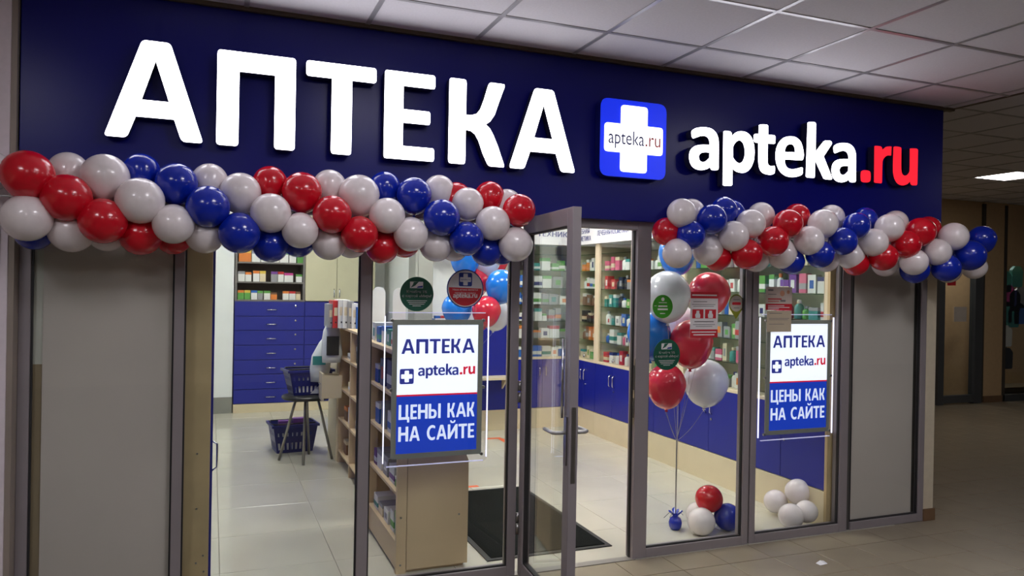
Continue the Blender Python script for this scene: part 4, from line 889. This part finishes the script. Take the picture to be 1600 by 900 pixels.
goods_row(1.01, [(.36, .12, .08, 'green', 'yellow'), (.55, .14, .13, 'white', 'blue'), (.75, .12, .16, 'grey', 'navy'), (.93, .12, .13, 'blue', 'white')], .74, 'goods on the entrance counter shelves', 'third staff shelf of the entrance counter')
goods_row(1.01, [(.40, .12, .15, 'navy', 'red'), (.60, .12, .18, 'navy', 'white'), (.80, .12, .17, 'navy', 'red'), (.97, .10, .12, 'blue', 'white')], 1.0, 'goods on the entrance counter shelves', 'top staff shelf of the entrance counter')
goods_row(1.0, [(.36, .08, .10, 'blue', 'white'), (.47, .09, .09, 'white', 'red'), (.60, .09, .10, 'teal', 'white'), (.75, .09, .11, 'white', 'blue'), (.90, .09, .10, 'blue', 'teal'), (1.04, .09, .12, 'white', 'teal')], 1.27, 'goods on top of the entrance counter', 'top board of the entrance counter')
goods_row(1.12, [(1.40, .10, .14, 'blue', 'orange'), (1.55, .12, .12, 'white', 'blue'), (1.70, .12, .13, 'black', 'grey'), (2.0, .16, .20, 'black', 'grey'), (2.2, .12, .16, 'white', 'grey'), (2.6, .14, .14, 'cream', 'brown'), (2.85, .14, .12, 'brown', 'cream')], .12, 'goods on the long counter shelves', 'lowest shelf of the long counter')
goods_row(1.12, [(1.40, .12, .14, 'white', 'blue'), (1.56, .12, .10, 'orange', 'white'), (1.72, .10, .12, 'blue', 'white'), (2.05, .18, .05, 'white', 'red'), (2.28, .14, .08, 'cream', 'grey'), (2.62, .18, .14, 'white', 'orange'), (2.85, .14, .12, 'brown', 'orange')], .42, 'goods on the long counter shelves', 'second shelf of the long counter')
goods_row(1.12, [(1.40, .14, .12, 'orange', 'brown'), (1.58, .12, .08, 'black', 'red'), (2.05, .14, .08, 'white', 'red'), (2.25, .14, .06, 'cream', 'red'), (2.65, .16, .08, 'cream', 'white')], .70, 'goods on the long counter shelves', 'third shelf of the long counter')
goods_row(1.12, [(1.42, .14, .16, 'navy', 'red'), (1.62, .12, .14, 'white', 'blue'), (2.05, .18, .10, 'grey', 'white'), (2.3, .12, .14, 'black', 'grey'), (2.7, .18, .05, 'white', 'grey')], .98, 'goods on the long counter shelves', 'fourth shelf of the long counter')
# rounded white boards standing on the counter
for i, (px, Y) in enumerate(((592, 1.55), (624, 1.45))):
    p = atY(px, 480, Y); zt_ = atY(px, 448 if i == 0 else 450, Y).z
    o = MB().outline([[(-.048, 0), (.048, 0)]+[(.048*math.cos(a), zt_-1.2505-.048+.048*math.sin(a)) for a in [PI*k/12 for k in range(13)]]], on_front(0, 0, 0), .008).build('divider_board', mat('white_plastic', (235, 236, 236), .4), None, loc=(p.x, Y, 1.2505), label='white board with rounded top standing on the counter, %s' % ('nearest the window post' if i == 0 else 'behind the dark green sticker'), cat='divider board', group='white divider boards')
# folders on the long counter
for i, (px, w, cl, h) in enumerate(((514, .05, 'grey', .21), (521, .05, 'red', .24), (530, .06, 'white', .25), (537, .06, 'white', .25), (544, .05, 'grey', .24), (551, .06, 'white', .22), (558, .06, 'blue', .19))):
    Y = 2.95-.03*i; X = atY(px, 510, Y).x
    e = empty('folder', (X, Y, 1.2505), label='%s folder standing on the long counter, %s of the row' % (cl, ORD[i]), cat='folder', group='folders on the long counter')
    o = link('cover', box_mesh(pm(cl)), e); o.scale = (w, .26, h); o = link('spine_label', box_mesh(pm('cream')), e); o.location = (0, -.13, h*.45); o.scale = (w*.6, .002, h*.3)
    o = link('ring_hole', box_mesh(pm('black')), e); o.location = (0, -.13, h*.18); o.scale = (w*.25, .003, w*.25)
# desk end with an open drawer and bags
dk = empty('desk_unit', (0, 0, 0), label='pale desk end with a pulled out drawer beside the stool', cat='desk', group='desks')
bx('side_panel', CREAM, dk, 1.085, 1.10, 3.09, 3.6, 0, 1.22); bx('body', BEECH, dk, 1.10, 1.30, 3.09, 3.6, 0, 1.22); bx('desk_board', CREAM, dk, 1.06, 1.30, 3.085, 3.62, 1.22, 1.24)
dr = bx('drawer_front', CREAM, dk, .92, .938, 2.86, 3.06, .60, .84); 
MB().box(.938, 1.095, 2.86, 2.875, .62, .82).box(.938, 1.095, 3.045, 3.06, .62, .82).box(.938, 1.095, 2.875, 3.045, .62, .63).build('drawer_box', CREAM, dk)
d_ = MB().tube([(.92, 2.92, .745), (.905, 2.93, .745), (.905, 2.99, .745), (.92, 3.0, .745)], .004, 6).build('handle', CHROME, dr, True)
def blob(name, pts, m, **kw):
    """a soft bag: a lathe with uneven rings"""
    mb = MB(); n = 14; rnd = random.Random(name+kw.get('label', '')); vs = []; fs = []
    for i, (cx, cy, cz, rx, ry) in enumerate(pts):
        for k in range(n):
            a = 2*PI*k/n; q = 1+rnd.uniform(-.12, .12); vs.append((cx+rx*q*math.cos(a), cy+ry*q*math.sin(a), cz))
    for i in range(len(pts)-1):
        for k in range(n): fs.append((i*n+k, i*n+(k+1) % n, (i+1)*n+(k+1) % n, (i+1)*n+k))
    fs += [tuple(range(n-1, -1, -1)), tuple((len(pts)-1)*n+k for k in range(n))]
    mb.add(vs, fs); return mb.build(name, m, smooth=True, **kw)
PB = mat('white_plastic_bag', (226, 230, 228), .35)
p = atY(519, 560, 2.96)
e = empty('shopping_bag', (p.x, 2.96, 0), label='white carrier bag with a dark printed block hanging on the desk', cat='bag', group='bags hanging on the desk')
o = blob('bag_body', [(0, 0, .93, .085, .05), (0, 0, 1.0, .095, .055), (-.01, 0, 1.12, .085, .05), (-.01, 0, 1.22, .07, .04), (0, 0, 1.28, .05, .03), (0, 0, 1.31, .02, .02)], PB, parent=e)
MB().box(-.06, .05, -.066, -.058, 1.0, 1.17).build('printed_block', pm('black'), o)
p = atY(500, 575, 3.12)
e = empty('shopping_bag', (p.x, 3.12, 0), label='white and teal carrier bag hanging behind the blue basket', cat='bag', group='bags hanging on the desk')
o = blob('bag_body', [(0, 0, .74, .08, .05), (0, 0, .85, .095, .06), (.01, 0, .98, .085, .05), (.04, 0, 1.1, .05, .04), (.06, 0, 1.16, .02, .02)], PB, parent=e)
MB().box(-.075, .04, -.074, -.062, .90, .98).build('printed_block', pm('teal'), o)
# ---- stool
st = empty('stool', (.83, 3.22, 0), label='round black seated metal stool under the blue basket', cat='stool')
MB().lathe([(.10, .565), (.21, .575), (.225, .59), (.22, .605), (.17, .615)], 24).build('seat', mat('black_vinyl', (30, 30, 32), .4), st, True)
for a, b in (((-.09, .03), (-.23, .07)), ((-.02, -.10), (-.04, -.20)), ((.10, -.02), (.24, -.02)), ((.02, .12), (.06, .24))):
    MB().tube([(a[0], a[1], .57), (a[0]*1.2, a[1]*1.2, .5), (b[0], b[1], .0)], .0125, 8).build('leg', STEEL, st, True)
# ---- shopping baskets
def basket(loc, w0, d0, w1, d1, h, label, rz=0):
    e = empty('shopping_basket', loc, label=label, cat='basket', group='blue shopping baskets'); e.rotation_euler.z = rz
    m = mat('blue_basket_plastic', (24, 32, 112), .4)
    bx('bottom', m, e, -w0/2, w0/2, -d0/2, d0/2, 0, .008)
    B = [(-w0/2, -d0/2), (w0/2, -d0/2), (w0/2, d0/2), (-w0/2, d0/2)]; T = [(-w1/2, -d1/2), (w1/2, -d1/2), (w1/2, d1/2), (-w1/2, d1/2)]
    def P(i, t, v):   # point on wall i
        a = Vector(B[i]).lerp(Vector(T[i]), v); b = Vector(B[(i+1) % 4]).lerp(Vector(T[(i+1) % 4]), v); q = a.lerp(b, t); return (q.x, q.y, .004+v*h)
    for i in range(4):
        mb = MB()
        def quad(t0, t1, v0, v1):
            o = [P(i, t0, v0), P(i, t1, v0), P(i, t1, v1), P(i, t0, v1)]; n = Vector((B[i][1]-B[(i+1) % 4][1], B[(i+1) % 4][0]-B[i][0])).normalized()*.006
            mb.add(o+[(x+n.x, y+n.y, z) for x, y, z in o], [(0, 1, 2, 3), (7, 6, 5, 4), (0, 4, 5, 1), (1, 5, 6, 2), (2, 6, 7, 3), (3, 7, 4, 0)])
        quad(0, 1, 0, .10); quad(0, 1, .36, .60); quad(0, 1, .74, 1)
        n = 9
        for k in range(n):
            t0 = k/n; quad(t0, t0+.055, .10, .36); quad(t0, t0+.07, .60, .74)
        quad(.95, 1, .10, .36); quad(.94, 1, .60, .74)
        mb.build('side', m, e)
    rim = MB(); a, b = w1/2, d1/2
    rim.box(-a-.015, a+.015, -b-.015, -b+.004, h-.01, h+.012).box(-a-.015, a+.015, b-.004, b+.015, h-.01, h+.012).box(-a-.015, -a+.004, -b+.004, b-.004, h-.01, h+.012).box(a-.004, a+.015, -b+.004, b-.004, h-.01, h+.012).build('rim', m, e)
    for s in (-1, 1): MB().tube([(-a, s*.03, h+.01), (-a+.02, s*b*.8, h+.018), (a-.02, s*b*.8, h+.018), (a, s*.03, h+.01)], .007, 6).build('handle', DARK, e, True)
    return e
basket((.84, 3.25, .616), .30, .20, .40, .27, .22, 'blue shopping basket standing on the black stool', .15)
basket((.76, 3.72, 0), .34, .26, .42, .32, .26, 'blue shopping basket on the floor under the stool', .1)
carton(.68, 3.66, .01, .12, .08, .29, 'white', 'purple', 'white and purple carton standing in the floor basket, nearer the wall', 'cartons in the floor basket'); carton(.81, 3.66, .01, .11, .08, .31, 'white', 'purple', 'white and purple carton standing in the floor basket, nearer the counter', 'cartons in the floor basket')
carton(.84, 3.2, .626, .2, .1, .2, 'white', 'grey', 'white carton lying in the basket on the stool', 'carton in the stool basket')
# ---- mat, tape, scrap of paper
mt = empty('door_mat', (0, 0, 0), label='black ribbed rubber backed door mat inside the entrance', cat='mat')
bx('pile', RUBBER, mt, 1.59, 2.365, .28, 1.715, .004, .011); bx('rubber_edge', mat('rubber_edge', (30, 30, 30), .6), mt, 1.555, 2.40, .245, 1.75, .0008, .0065)
tp = MB().box(1.75, 2.19, -.30, -.262, .0006, .0016).box(2.15, 2.19, -.62, -.30, .0006, .0016); tp.build('floor_tape', ORANGE, None, label='orange tape corner stuck on the hall floor outside the door', cat='tape')
a = Vector(CAM)
def fl_at(px, py):
    d = _ray(px, py); return Vector(CAM)+d*(-CAM[2]/d.z)
p = fl_at(772, 685); MB().box(p.x-.09, p.x+.08, p.y-.03, p.y+.03, .0006, .0014, ).box(p.x+.03, p.x+.09, p.y-.24, p.y-.03, .0006, .0014).build('floor_tape', ORANGE, None, label='orange tape corner on the shop floor near the blue counter', cat='tape')
p = fl_at(738, 760); MB().box(p.x-.2, p.x+.05, p.y-.03, p.y+.02, .0006, .0014).build('floor_tape', ORANGE, None, label='short orange tape strip on the shop floor behind the mat', cat='tape')
p = fl_at(1284, 881); o = MB().add([(-.03, -.02, .001), (.0, -.03, .008), (.035, -.012, .001), (.03, .018, .010), (-.002, .012, .018), (-.034, .014, .003), (0, -.005, .0012)], [(0, 1, 4), (1, 2, 4), (2, 3, 4), (3, 5, 4), (5, 0, 4), (0, 6, 1), (1, 6, 2), (2, 6, 3), (3, 6, 5), (5, 6, 0)]).build('paper_scrap', PRWHITE, None, loc=(p.x, p.y, 0), label='crumpled white paper scrap on the hall floor', cat='paper')
